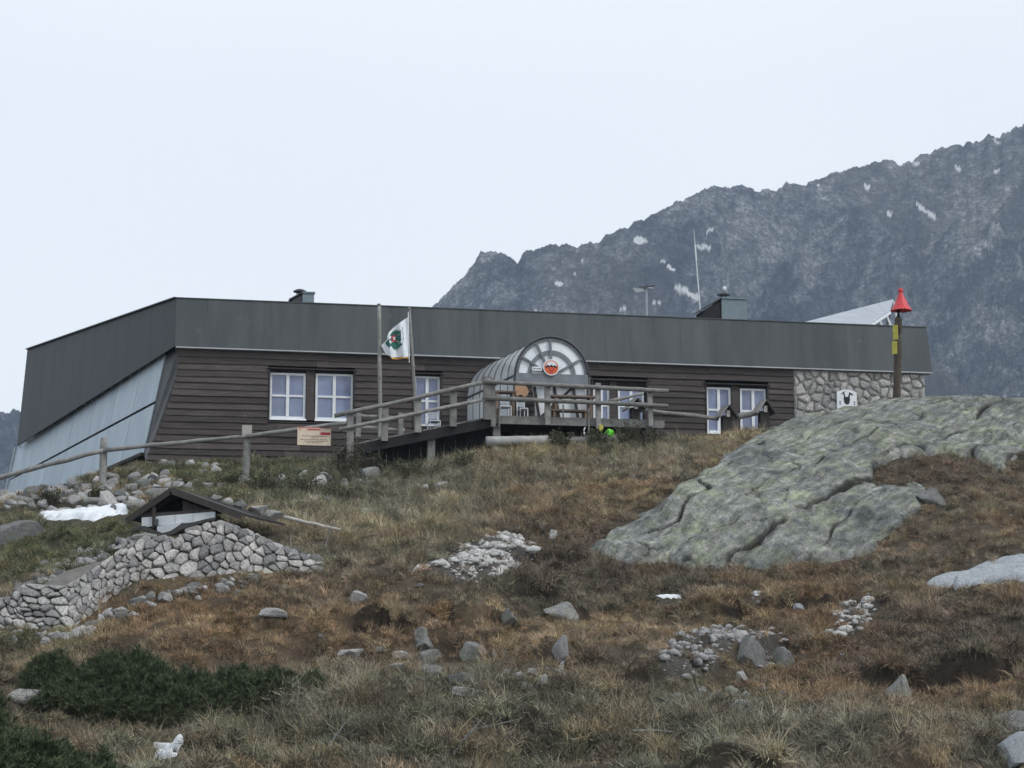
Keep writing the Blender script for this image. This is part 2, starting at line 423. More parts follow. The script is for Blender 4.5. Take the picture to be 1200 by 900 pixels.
def tint_mat(name, instancer):
    m, t, b = new_mat(name)
    at = N(t, "ShaderNodeAttribute", attribute_name="tint")
    at.attribute_type = 'INSTANCER' if instancer else 'GEOMETRY'
    if instancer:
        bv = N(t, "ShaderNodeAttribute", attribute_name="blade")
        v = ramp(t, bv.outputs["Fac"], [(0.0, (0.45, 0.45, 0.47)), (0.55, (1.0, 0.98, 0.95)), (1.0, (2.0, 1.9, 1.75))])
        c = mixc(t, 1.0, at.outputs["Color"], v, 'MULTIPLY')
        sf = ramp(t, bv.outputs["Fac"], [(0.0, (0.45,) * 3), (0.06, (0, 0, 0)), (0.80, (0, 0, 0)), (0.84, (0.6,) * 3)])
        c = mixc(t, sf, c, (0.27, 0.235, 0.17, 1))
        b.inputs["Roughness"].default_value = 0.75
    else:
        tc = N(t, "ShaderNodeTexCoord")
        no = N(t, "ShaderNodeTexNoise", Scale=5.0, Detail=9.0, Roughness=0.75)
        t.links.new(tc.outputs["Object"], no.inputs["Vector"])
        v = ramp(t, no.outputs["Fac"], [(0.3, (0.4,) * 3), (0.7, (1.15,) * 3)])
        c = mixc(t, 1.0, at.outputs["Color"], v, 'MULTIPLY')
        b.inputs["Roughness"].default_value = 0.95
        bp = N(t, "ShaderNodeBump", Strength=1.0, Distance=0.08)
        t.links.new(no.outputs["Fac"], bp.inputs["Height"])
        t.links.new(bp.outputs[0], b.inputs["Normal"])
    t.links.new(c, b.inputs["Base Color"])
    b.inputs["Specular IOR Level"].default_value = 0.15
    return m
M['ground'] = tint_mat('turf_soil', False)
M['grass'] = tint_mat('grass_blade', True)

# ------------------------------------------------------------------ mesh helpers
def link(o, parent=None):
    COL.objects.link(o)
    if parent is not None:
        o.parent = parent
    return o

def thing(name, label, cat, loc, group=None):
    o = bpy.data.objects.new(name, None)
    o.empty_display_size = 0.2
    o.location = loc
    o['label'] = label; o['category'] = cat
    if group:
        o['group'] = group
    return link(o)

def tag(o, label, cat, group=None):
    o['label'] = label; o['category'] = cat
    if group:
        o['group'] = group
    return o

class MB:
    def __init__(s):
        s.v = []; s.f = []
    def quadslab(s, a, b, c, d, t):
        a, b, c, d = map(Vector, (a, b, c, d))
        n = (b - a).cross(d - a).normalized() * t
        k = len(s.v)
        s.v += [a, b, c, d, a + n, b + n, c + n, d + n]
        s.f += [(k, k + 1, k + 2, k + 3), (k + 7, k + 6, k + 5, k + 4)]
        for i in range(4):
            j = (i + 1) % 4
            s.f.append((k + j, k + i, k + 4 + i, k + 4 + j))
        return s
    def prism(s, pts, t):
        pts = [Vector(p) for p in pts]; t = Vector(t); n = len(pts); k = len(s.v)
        s.v += pts + [p + t for p in pts]
        s.f.append(tuple(range(k, k + n)))
        s.f.append(tuple(range(k + 2 * n - 1, k + n - 1, -1)))
        for i in range(n):
            j = (i + 1) % n
            s.f.append((k + j, k + i, k + n + i, k + n + j))
        return s
    def box(s, c, ax, ay, az):
        c, ax, ay, az = map(Vector, (c, ax, ay, az)); k = len(s.v)
        for sz in (-1, 1):
            for sx, sy in ((-1, -1), (1, -1), (1, 1), (-1, 1)):
                s.v.append(c + ax * sx + ay * sy + az * sz)
        s.f += [(k + 3, k + 2, k + 1, k), (k + 4, k + 5, k + 6, k + 7)]
        for i in range(4):
            j = (i + 1) % 4
            s.f.append((k + i, k + j, k + 4 + j, k + 4 + i))
        return s
    def bar(s, p, q, w_, h, up=(0, 0, 1)):
        p, q = Vector(p), Vector(q)
        d = (q - p); L = d.length; d.normalize()
        u = Vector(up)
        x = d.cross(u)
        if x.length < 1e-4:
            x = d.cross(Vector((1, 0, 0)))
        x.normalize(); u = x.cross(d).normalized()
        return s.box((p + q) / 2, d * (L / 2), x * (w_ / 2), u * (h / 2))
    def tube(s, pts, rad, n=8, cap=True):
        pts = [Vector(p) for p in pts]
        if not hasattr(rad, '__len__'):
            rad = [rad] * len(pts)
        k = len(s.v); m_ = len(pts)
        for i, p in enumerate(pts):
            d = (pts[min(i + 1, m_ - 1)] - pts[max(i - 1, 0)]).normalized()
            a = d.cross(Vector((0, 0, 1)))
            if a.length < 0.05:
                a = d.cross(Vector((1, 0, 0)))
            a.normalize(); b = d.cross(a)
            for j in range(n):
                th = 2 * math.pi * j / n
                s.v.append(p + a * (rad[i] * math.cos(th)) + b * (rad[i] * math.sin(th)))
        for i in range(m_ - 1):
            for j in range(n):
                j2 = (j + 1) % n
                s.f.append((k + i * n + j, k + i * n + j2, k + (i + 1) * n + j2, k + (i + 1) * n + j))
        if cap:
            s.f.append(tuple(k + j for j in range(n - 1, -1, -1)))
            s.f.append(tuple(k + (m_ - 1) * n + j for j in range(n)))
        return s
    def log(s, p, q, r, n=8, wob=0.3, seg=7, taper=0.85):
        p, q = Vector(p), Vector(q); pts = []; rad = []
        for i in range(seg + 1):
            t = i / seg
            j = Vector((random.uniform(-1, 1), random.uniform(-1, 1), random.uniform(-1, 1))) * r * wob
            pts.append(p.lerp(q, t) + j)
            rad.append(r * (1 - (1 - taper) * t) * random.uniform(0.9, 1.1))
        return s.tube(pts, rad, n)
    def lathe(s, c, prof, n=16, cap=True):
        c = Vector(c); k = len(s.v)
        for r, z in prof:
            for j in range(n):
                th = 2 * math.pi * j / n
                s.v.append(c + Vector((r * math.cos(th), r * math.sin(th), z)))
        m_ = len(prof)
        for i in range(m_ - 1):
            for j in range(n):
                j2 = (j + 1) % n
                s.f.append((k + i * n + j, k + i * n + j2, k + (i + 1) * n + j2, k + (i + 1) * n + j))
        if cap:
            s.f.append(tuple(k + j for j in range(n - 1, -1, -1)))
            s.f.append(tuple(k + (m_ - 1) * n + j for j in range(n)))
        return s
    def build(s, name, m, parent=None, loc=None, smooth_=False):
        base = Vector((0, 0, 0))
        p = parent
        while p is not None:
            base += p.location; p = p.parent
        if parent is None and loc is not None:
            base = Vector(loc)
        me = bpy.data.meshes.new(name)
        me.from_pydata([tuple(v - base) for v in s.v], [], s.f)
        me.materials.append(m if not isinstance(m, str) else M[m])
        if smooth_:
            me.polygons.foreach_set("use_smooth", [True] * len(me.polygons))
        o = bpy.data.objects.new(name, me)
        if parent is None and loc is not None:
            o.location = loc
        return link(o, parent)

def np_mesh(name, V, faces, m, smooth_=True, loc=(0, 0, 0)):
    """V (n,3) array, faces (k,3|4) int array"""
    me = bpy.data.meshes.new(name)
    k = faces.shape[1]
    me.vertices.add(len(V)); me.vertices.foreach_set("co", np.ascontiguousarray(V, dtype=np.float32).ravel())
    me.loops.add(faces.size); me.loops.foreach_set("vertex_index", faces.astype(np.int32).ravel())
    me.polygons.add(len(faces)); me.polygons.foreach_set("loop_start", np.arange(0, faces.size, k, dtype=np.int32))
    me.update(calc_edges=True)
    me.validate()
    if smooth_:
        me.polygons.foreach_set("use_smooth", np.ones(len(me.polygons), dtype=bool))
    me.materials.append(m if not isinstance(m, str) else M[m])
    o = bpy.data.objects.new(name, me)
    o.location = loc
    return link(o)

def grid_faces(nr, nc, keep=None):
    i, j = np.meshgrid(np.arange(nr - 1), np.arange(nc - 1), indexing='ij')
    a = i * nc + j
    f = np.stack([a, a + 1, a + nc + 1, a + nc], -1).reshape(-1, 4)
    if keep is not None:
        f = f[keep.ravel()]
    return f

def compact(V, f, *attrs):
    used = np.unique(f)
    mp = np.full(len(V), -1, dtype=np.int64); mp[used] = np.arange(len(used))
    return (V[used], mp[f]) + tuple(a[used] for a in attrs)

def set_attr(me, name, arr, kind='FLOAT'):
    if kind == 'FLOAT':
        at = me.attributes.new(name, 'FLOAT', 'POINT'); at.data.foreach_set('value', np.asarray(arr, dtype=np.float32))
    elif kind == 'INT':
        at = me.attributes.new(name, 'INT', 'POINT'); at.data.foreach_set('value', np.asarray(arr, dtype=np.int32))
    elif kind == 'VEC':
        at = me.attributes.new(name, 'FLOAT_VECTOR', 'POINT'); at.data.foreach_set('vector', np.asarray(arr, dtype=np.float32).ravel())
    else:
        a4 = np.concatenate([arr, np.ones((len(arr), 1))], 1)
        at = me.attributes.new(name, 'FLOAT_COLOR', 'POINT'); at.data.foreach_set('color', a4.astype(np.float32).ravel())

def poly_sd(px, py, poly):
    """signed distance in pixels, positive inside"""
    px = np.asarray(px, float); py = np.asarray(py, float)
    d = np.full(px.shape, 1e9); ins = np.zeros(px.shape, bool)
    n = len(poly)
    for i in range(n):
        x0, y0 = poly[i]; x1, y1 = poly[(i + 1) % n]
        ex, ey = x1 - x0, y1 - y0
        t = np.clip(((px - x0) * ex + (py - y0) * ey) / (ex * ex + ey * ey), 0, 1)
        d = np.minimum(d, np.hypot(px - x0 - t * ex, py - y0 - t * ey))
        if y0 != y1:
            cr = ((y0 > py) != (y1 > py)) & (px < (x1 - x0) * (py - y0) / (y1 - y0) + x0)
            ins ^= cr
    return np.where(ins, d, -d)

# ------------------------------------------------------------------ regions of the slope (found from the photograph, used in the world)
OUTCROP = [(686, 650), (712, 624), (752, 602), (792, 576), (832, 549), (868, 522), (905, 499), (940, 484), (1000, 466), (1060, 455), (1130, 449),
           (1200, 452), (1310, 470), (1400, 500), (1420, 560), (1340, 575), (1260, 552), (1205, 528), (1172, 566), (1150, 546), (1112, 537), (1058, 537), (1036, 548), (1024, 568),
           (1064, 566), (1098, 572), (1084, 596), (1050, 628), (1016, 652), (960, 664), (880, 669), (800, 669), (745, 664)]
SLAB = [(1068, 688), (1112, 672), (1150, 662), (1200, 645), (1290, 632), (1300, 680), (1200, 684), (1130, 690)]
SCREE = [[(488, 668), (540, 640), (590, 625), (636, 640), (610, 668), (560, 686), (530, 680)],
         [(776, 765), (800, 745), (850, 736), (872, 745), (842, 770), (838, 786), (790, 800), (776, 788)],
         [(968, 742), (985, 705), (1020, 698), (1028, 712), (1010, 740), (985, 748)],
         [(860, 770), (880, 735), (925, 745), (930, 770), (900, 785)],
         [(1165, 865), (1200, 830), (1260, 830), (1260, 895), (1180, 890)],
         [(545, 762), (600, 762), (600, 772), (560, 775)],
         [(590, 785), (660, 780), (670, 800), (600, 805)],
         [(455, 790), (470, 762), (540, 765), (560, 790), (490, 800)],
         [(745, 820), (800, 806), (920, 805), (930, 828), (840, 836), (760, 832)]]
RUBBLE = [(-80, 606), (-80, 585), (60, 572), (110, 565), (165, 556), (200, 560), (240, 575), (170, 600), (60, 604)]
WALLBASE = [(-2, 734, 33.4), (35, 745, 33.0), (85, 746, 32.9), (120, 722, 34.0), (160, 706, 34.9), (200, 696, 35.3), (235, 690, 35.6), (262, 683, 36.0), (300, 676, 36.6), (382, 664, 37.6)]
WALLTOP = [(2, 704, 33.9), (30, 684, 34.2), (75, 657, 34.8), (120, 644, 35.5), (160, 628, 36.0), (200, 632, 36.2), (235, 619, 36.5), (262, 612, 36.9), (300, 632, 37.2), (382, 660, 37.9)]
WALLZONE = [(-8, 738), (85, 748), (160, 708), (230, 690), (300, 678), (382, 667), (384, 655), (330, 636), (285, 612), (260, 606), (155, 612), (110, 648), (60, 664), (-8, 704)]

RUST = (0.170, 0.113, 0.064); BROWN = (0.142, 0.115, 0.085); HEATH = (0.076, 0.062, 0.053); OLIVE = (0.120, 0.121, 0.087)
GREY = (0.150, 0.150, 0.118); STRAW = (0.250, 0.205, 0.130); GREEN = (0.072, 0.088, 0.045); DARK = (0.070, 0.070, 0.052); TAN = (0.225, 0.165, 0.100)
BLOBS = [(660, 529, 90, 7, STRAW, 2.5, 1.05), (500, 556, 70, 9, GREY, 2.0, 1.25), (260, 557, 90, 7, GREEN, 1.5, 1.0), (560, 545, 50, 8, STRAW, 1.8, 1.2), (470, 625, 60, 14, STRAW, 1.4, 1.1),  # px, py, rx, ry, colour, strength, height
    (300, 735, 190, 38, RUST, 2.2, .75), (150, 725, 90, 25, RUST, 1.4, .7), (430, 690, 140, 30, BROWN, 1.5, .8), (560, 705, 90, 24, OLIVE, 1.2, .7),
    (660, 640, 75, 45, HEATH, 3.0, 1.0), (720, 690, 150, 18, HEATH, 1.6, 1.1), (720, 585, 130, 28, TAN, 1.5, .6), (640, 610, 70, 22, RUST, 1.8, .7),
    (680, 738, 110, 14, TAN, 3.2, .55), (600, 745, 120, 25, RUST, 1.3, .8), (720, 765, 90, 35, BROWN, 1.6, .9), (930, 740, 90, 55, RUST, 2.2, .85),
    (1080, 750, 120, 55, HEATH, 2.4, 1.0), (1140, 715, 80, 25, BROWN, 1.2, .8), (1130, 610, 110, 70, BROWN, 2.6, .75), (1090, 560, 70, 20, HEATH, 1.6, .8),
    (930, 815, 80, 18, RUST, 1.6, .8), (1100, 820, 90, 22, RUST, 1.6, .75), (1090, 790, 90, 18, HEATH, 3.0, 1.0), (1180, 460, 50, 14, RUST, 2.5, .6),
    (480, 600, 170, 45, GREY, 2.0, 1.15), (380, 620, 90, 25, STRAW, 1.0, .9), (600, 560, 130, 25, GREY, 1.5, 1.0), (80, 645, 110, 28, GREEN, 3.0, .8),
    (120, 620, 60, 10, GREEN, 2.0, .7), (60, 755, 60, 16, GREEN, 2.2, .9), (300, 570, 120, 25, GREEN, 2.0, .8), (440, 560, 70, 25, DARK, 1.8, .9),
    (650, 505, 120, 15, GREY, 1.5, 1.0), (850, 512, 40, 22, STRAW, 3.0, 0.8), (620, 530, 60, 12, STRAW, 1.5, 1.2), (780, 530, 90, 18, GREY, 1.2, 1.0),
    (740, 515, 60, 14, GREEN, 1.6, 1.1), (460, 860, 200, 45, DARK, 1.8, 1.35), (760, 865, 220, 40, DARK, 2.0, 1.4), (1040, 865, 160, 35, GREY, 1.4, 1.3),
    (600, 840, 120, 30, OLIVE, 1.4, 1.3), (900, 850, 120, 25, GREY, 1.3, 1.2), (400, 820, 120, 28, GREY, 1.6, 1.2), (280, 870, 160, 30, OLIVE, 1.8, 1.2),
    (180, 770, 120, 18, BROWN, 1.6, .8), (20, 790, 60, 30, BROWN, 1.6, .7), (420, 770, 90, 25, BROWN, 1.5, .8), (500, 690, 60, 20, RUST, 1.0, .7),
    (620, 690, 70, 15, OLIVE, 1.4, .7), (740, 705, 120, 14, OLIVE, 1.3, .7), (830, 790, 80, 12, OLIVE, 1.6, .6), (1180, 690, 70, 10, STRAW, 1.0, .7)]
def tint_field(x, y, z):
    px, py = proj(x, y, z)
    acc = np.zeros((len(x), 3)); wsum = np.zeros(len(x)); hacc = np.zeros(len(x))
    n1 = fbm(x / 3.1, y / 2.6, 40, 4); n2 = fbm(x / 1.1, y / 1.0, 41, 4); n3 = fbm(x / 0.7, y / 0.6, 55, 3)
    def add(wt, c, h):
        nonlocal acc, wsum, hacc
        acc += wt[:, None] * np.array(c)[None]; wsum += wt; hacc += wt * h
    add(np.clip(0.35 + n1, 0.02, 2) * 0.6, OLIVE, 0.95)
    add(np.clip(0.30 - n1, 0.02, 2) * 0.6, BROWN, 0.8)
    add(np.clip(n2 - 0.1, 0, 2) * 0.9, RUST, 0.8)
    add(np.clip(-n2 - 0.15, 0, 2) * 0.9, GREY, 1.0)
    add(np.clip(n3 - 0.35, 0, 2) * 1.6, HEATH, 0.9)
    wob_x, wob_y = n2 * 28 + n1 * 25, n3 * 12 + n2 * 10
    for bx, by, rx, ry, c, st, h in BLOBS:
        d = ((px + wob_x - bx) / rx) ** 2 + ((py + wob_y - by) / ry) ** 2
        add(np.exp(-d * 1.1) * st, c, h)
    colr = acc / wsum[:, None]
    colr *= (1 + 0.38 * n3 + 0.30 * n2 + 0.3 * perlin(x / 0.33, y / 0.3, 58))[:, None].clip(0.35, 2.0)
    return np.clip(colr, 0.01, 0.5), hacc / wsum

# ------------------------------------------------------------------ ground sheet
def axis(fine0, fine1, step, lo, hi, growth=1.22):
    a = list(np.arange(fine0, fine1 + 1e-6, step))
    s_ = step; v = fine1
    while v < hi:
        s_ *= growth; v = min(hi, v + s_); a.append(v)
    s_ = step; v = fine0; b = []
    while v > lo:
        s_ *= growth; v = max(lo, v - s_); b.append(v)
    return np.array(b[::-1] + a)
gx = axis(-20.5, 20.5, 0.11, -1500, 1500)
gy = axis(20.0, 56.5, 0.11, -500, 1600)
GX, GY = np.meshgrid(gx, gy)
GZ = t_z(GX, GY)
gpx, gpy = proj(GX.ravel(), GY.ravel(), GZ.ravel())
V = np.stack([GX.ravel(), GY.ravel(), GZ.ravel()], 1)
ground = np_mesh("ground", V, grid_faces(len(gy), len(gx)), 'ground')
ground['kind'] = 'structure'
tc_, _hh = tint_field(V[:, 0], V[:, 1], V[:, 2])
soil = np.array([0.075, 0.06, 0.045])
gt = tc_ * 0.55 + soil * 0.4
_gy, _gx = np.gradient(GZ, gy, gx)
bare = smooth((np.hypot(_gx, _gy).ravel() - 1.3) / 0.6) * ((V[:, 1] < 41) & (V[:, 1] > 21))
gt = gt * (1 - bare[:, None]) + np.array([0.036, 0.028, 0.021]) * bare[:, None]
for pl_ in SCREE[:5]:
    f_ = smooth(poly_sd(gpx, gpy, pl_) / 6 + 0.3) * (V[:, 1] < 46)
    gt = gt * (1 - f_[:, None]) + np.array([0.12, 0.112, 0.10]) * f_[:, None]
set_attr(ground.data, 'tint', gt, 'COLOR')

_fx0, _fy0, _st = -20.5, 20.0, 0.11
_ix0 = int(np.argmin(np.abs(gx + 20.5))); _iy0 = int(np.argmin(np.abs(gy - 20.0)))
_nx = len(np.arange(-20.5, 20.5 + 1e-6, 0.11)); _ny = len(np.arange(20.0, 56.5 + 1e-6, 0.11))
ZF = GZ[_iy0:_iy0 + _ny, _ix0:_ix0 + _nx]
def tz_fast(x, y):
    u = np.clip((np.asarray(x, float) - _fx0) / _st, 0, _nx - 1.001); v = np.clip((np.asarray(y, float) - _fy0) / _st, 0, _ny - 1.001)
    i = u.astype(int); j = v.astype(int); fu = u - i; fv = v - j
    return (ZF[j, i] * (1 - fu) + ZF[j, i + 1] * fu) * (1 - fv) + (ZF[j + 1, i] * (1 - fu) + ZF[j + 1, i + 1] * fu) * fv
_YS = np.linspace(20.2, 56.4, 1400)
def ground_at(px, py):
    a, b = ray(px, py)
    z = tz_fast(a * _YS, _YS)
    hit = np.nonzero(z >= b * _YS)[0]
    Y = float(_YS[hit[0]]) if len(hit) else 54.0
    return Vector((a * Y, Y, float(tz_fast(np.array([a * Y]), np.array([Y]))[0])))

# ------------------------------------------------------------------ far mountain
SIL = [(-500, 455), (-250, 462), (-60, 480), (0, 484), (20, 481), (60, 474), (120, 470), (200, 462), (300, 452), (400, 425), (470, 385), (508, 359), (530, 336),
       (548, 316), (562, 298), (572, 295), (590, 296), (598, 302), (606, 305), (614, 297), (630, 290), (650, 286), (664, 286), (678, 290), (700, 283), (730, 268),
       (760, 255), (800, 236), (830, 222), (848, 217), (876, 219), (890, 222), (914, 222), (926, 215), (950, 214), (978, 206), (1000, 199), (1030, 190),
       (1050, 186), (1064, 192), (1090, 183), (1115, 172), (1140, 170), (1168, 160), (1184, 160), (1200, 151), (1260, 130), (1400, 95), (1600, 60), (1800, 90)]
acol = np.concatenate([np.arange(-500, -20, 12.0), np.arange(-20, 1230, 1.25), np.arange(1230, 1800, 10.0)])
arow = np.concatenate([np.linspace(800, 930, 40)[:-1], np.linspace(930, 1330, 340), np.linspace(1345, 1500, 14)])
A_, R_ = np.meshgrid(acol, arow)
sx_, sy_ = np.array(SIL).T
ridge_py = np.interp(A_, sx_, sy_)
ta = np.array([ray(p, 450)[0] for p in acol])
el = np.array([ray(600, p)[1] for p in np.interp(acol, sx_, sy_)])
MX = ta[None, :] * R_ * 1.0
MY = R_.copy()
yr = 1240 + 50 * np.sin(acol / 140.0)
tt = (MY - 800) / (yr[None, :] - 800)
zr = (el * yr)[None, :]
prof = np.where(tt < 1, 0.45 * tt + 0.55 * tt ** 1.3, 1 - 0.9 * (tt - 1))
base = zr * prof
ux = MX + 0.45 * MY; uy = MY - 0.3 * MX
nz = 72 * (ridged(ux / 170, uy / 260, 60, 2) - 1.0) + 32 * (ridged(ux / 60 + 3, uy / 90, 64, 3) - 1.0)
rough = ridged(MX / 26, MY / 34, 70, 4, 0.6) - 1.2
f1, f2, idv = voronoi(MX / 15 + 0.5 * perlin(MX / 30, MY / 30, 5), MY / 20, 77)
steep = np.clip(perlin(ux / 150, uy / 260, 91) * 1.6 + 0.5, 0, 1)
nz = nz + (3.0 + 8 * steep) * rough + 12 * steep * (idv - 0.5)
fade = np.clip(tt * 2.2, 0, 1) * np.where(tt < 1, np.clip(0.10 + (1 - tt) * 3.5, 0, 1), 0.1)
MZ = base + nz * fade - 40 * smooth(tt * 3) * smooth((1.0 - tt) * 6)
# the crest keeps the photographed skyline, the crags stay on it
elev = (MZ / MY)
mx = elev.max(axis=0)
_k = np.exp(-np.linspace(-2, 2, 25) ** 2); _k /= _k.sum()
mx = np.convolve(np.pad(mx, 12, mode='edge'), _k, mode='valid')
crag = 0.0009 * perlin(acol / 3.1, acol * 0 + 2.3, 31) + 0.0014 * perlin(acol / 9.0, acol * 0 + 5.4, 33)
MZ = MZ * np.clip((el + crag) / mx, 0.3, 2.5)[None, :]
MZ[0, :] = -40; MZ[-1, :] = -40
MV = np.stack([MX.ravel(), MY.ravel(), MZ.ravel()], 1)
mountain = np_mesh("mountain", MV, grid_faces(len(arow), len(acol)), M['gap'], smooth_=False)
mountain['kind'] = 'structure'
SNOW = [(749, 281, 8, 6, 0), (776, 306, 4, 2, .4), (787, 314, 6, 3, .6), (797, 338, 8, 5, .5), (808, 345, 9, 4, .3), (826, 290, 8, 5, 0), (833, 269, 5, 2, -.6),
        (1086, 248, 14, 3.4, .72), (1043, 252, 4, 3.5, 0), (1015, 219, 4, 4, .4), (1073, 192, 4, 2, 0), (1122, 197, 6, 2.6, .5), (960, 217, 3, 2, .5), (1170, 166, 5, 2, .4),
        (655, 333, 5, 2.5, .3), (672, 321, 4, 2, 0), (681, 305, 2, 2, 0), (631, 365, 8, 2, 0), (770, 356, 6, 2, .3), (817, 349, 5, 2.4, .4), (729, 362, 5, 2, 0), (1168, 201, 3, 2, 0)]
mpx, mpy = proj(MV[:, 0], MV[:, 1], MV[:, 2])
snow = np.zeros(len(MV))
jx = perlin(mpx / 3.5, mpy / 3, 3) * 1.0 + perlin(mpx / 9, mpy / 8, 13) * 4; jy = perlin(mpx / 3.5 + 9, mpy / 3, 4) * 0.8 + perlin(mpx / 9, mpy / 8, 14) * 2.0
for bx, by, rx, ry, an in SNOW:
    ca, sa = math.cos(an), math.sin(an)
    dx, dy = mpx + jx - bx, mpy + jy - by
    d = ((dx * ca + dy * sa) / (rx * 1.05)) ** 2 + ((-dx * sa + dy * ca) / (ry * 0.75)) ** 2
    snow = np.maximum(snow, (d < 1).astype(float))
set_attr(mountain.data, 'snow', snow)
veg = smooth((0.55 - steep.ravel()) * 2.2 + 0.5 * fbm(MV[:, 0] / 60, MV[:, 1] / 90, 17, 4)) * smooth(1.35 - tt.ravel())
set_attr(mountain.data, 'veg', veg)
sa_ = MV[:, 0] * 0.82 + MV[:, 1] * 0.2 + MV[:, 2] * 0.55; sb_ = -MV[:, 0] * 0.55 + MV[:, 2] * 0.8
strat_shade = 0.5 + 0.5 * fbm(sa_ / 46 + 0.6 * perlin(sa_ / 80, sb_ / 80, 7), sb_ / 17, 118, 4, 0.6) + 0.35 * fbm(MV[:, 0] / 150, MV[:, 2] / 90, 119, 2)
w1_ = 0.8 * fbm(sa_ / 60, sb_ / 40, 121, 3)
_f, _g, c1_ = voronoi(sa_ / 44 + w1_, sb_ / 15 + w1_, 122)
_f2, _g2, c2_ = voronoi(sa_ / 15 + w1_, sb_ / 6.5 - w1_, 123)
_f3, _g3, c3_ = voronoi(sa_ / 120 + 0.7 * w1_, sb_ / 46 + 0.7 * w1_, 127)
strat_shade = 0.30 * np.clip(strat_shade, 0, 1) + 0.34 * c3_ + 0.22 * c1_ + 0.14 * c2_  # strata tone plus painted lit and shaded facets
set_attr(mountain.data, 'strat_shade', np.clip((strat_shade - 0.5) * 1.9 + 0.5, 0, 1))
m, t, b = new_mat('mountain_rock')
tc = N(t, "ShaderNodeTexCoord")
n1 = N(t, "ShaderNodeTexNoise", Scale=0.009, Detail=8.0, Roughness=0.6)
n2 = N(t, "ShaderNodeTexNoise", Scale=0.16, Detail=6.0, Roughness=0.75)
for n in (n1, n2):
    t.links.new(tc.outputs["Object"], n.inputs["Vector"])
n3 = N(t, "ShaderNodeTexNoise", Scale=0.45, Detail=4.0, Roughness=0.7)
t.links.new(tc.outputs["Object"], n3.inputs["Vector"])
c = ramp(t, n1.outputs["Fac"], [(0.36, (0.050, 0.058, 0.072)), (0.47, (0.104, 0.112, 0.127)), (0.55, (0.150, 0.156, 0.168)), (0.66, (0.21, 0.215, 0.222))])
sp = ramp(t, n2.outputs["Fac"], [(0.38, (0.52,) * 3), (0.52, (1.0,) * 3), (0.62, (1.75,) * 3)])
sp3 = ramp(t, n3.outputs["Fac"], [(0.38, (0.62,) * 3), (0.52, (1.0,) * 3), (0.60, (1.55,) * 3)])
c = mixc(t, 1.0, c, sp3, 'MULTIPLY')
ast = N(t, "ShaderNodeAttribute", attribute_name="strat_shade")
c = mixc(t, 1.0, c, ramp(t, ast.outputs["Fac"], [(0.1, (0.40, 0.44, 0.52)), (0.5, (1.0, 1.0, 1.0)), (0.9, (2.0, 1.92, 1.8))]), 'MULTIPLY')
c = mixc(t, 1.0, c, sp, 'MULTIPLY')
av = N(t, "ShaderNodeAttribute", attribute_name="veg")
vc = ramp(t, n2.outputs["Fac"], [(0.35, (0.085, 0.072, 0.055)), (0.6, (0.14, 0.118, 0.09)), (0.75, (0.24, 0.225, 0.20))])
vf = N(t, "ShaderNodeMath", operation='MULTIPLY'); vf.inputs[1].default_value = 0.8
t.links.new(av.outputs["Fac"], vf.inputs[0])
c = mixc(t, vf.outputs[0], c, vc)
asn = N(t, "ShaderNodeAttribute", attribute_name="snow")
c = mixc(t, asn.outputs["Fac"], c, (0.95, 0.96, 0.97, 1))
t.links.new(c, b.inputs["Base Color"])
b.inputs["Roughness"].default_value = 0.9
b.inputs["Specular IOR Level"].default_value = 0.1
bp = N(t, "ShaderNodeBump", Strength=1.0, Distance=9.0)
t.links.new(n2.outputs["Fac"], bp.inputs["Height"])
t.links.new(bp.outputs[0], b.inputs["Normal"])
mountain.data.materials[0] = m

# ------------------------------------------------------------------ rock outcrop and smooth slab, both growing out of the turf
def rock_patch(name, poly, x0, x1, y0, y1, step, m, lift_hi, soft, detail, label, cat):
    xs = np.arange(x0, x1, step); ys = np.arange(y0, y1, step)
    X, Y = np.meshgrid(xs, ys)
    Z = t_z(X, Y)
    px, py = proj(X, Y, Z)
    sd_ = poly_sd(px + perlin(X / 0.7, Y / 0.7, 5) * 9, py + perlin(X / 0.7, Y / 0.7, 6) * 5, poly)
    sd_ = np.where(Y > 54.6, -50, sd_)
    lift = -0.35 + (0.35 + lift_hi) * smooth((sd_ + soft) / (2 * soft))
    dz, moss = detail(X, Y)
    Z2 = Z + lift + dz * np.clip((lift + 0.35) / (0.35 + lift_hi), 0, 1)
    keep = (lift[:-1, :-1] > -0.33) | (lift[1:, 1:] > -0.33)
    V = np.stack([X.ravel(), Y.ravel(), Z2.ravel()], 1)
    V, f, ms = compact(V, grid_faces(len(ys), len(xs), keep), moss.ravel())
    base = V.mean(0); base[2] = V[:, 2].min()
    o = np_mesh(name, V - base, f, m, name == 'rock_slab', tuple(base))
    set_attr(o.data, 'moss', ms)
    return tag(o, label, cat)

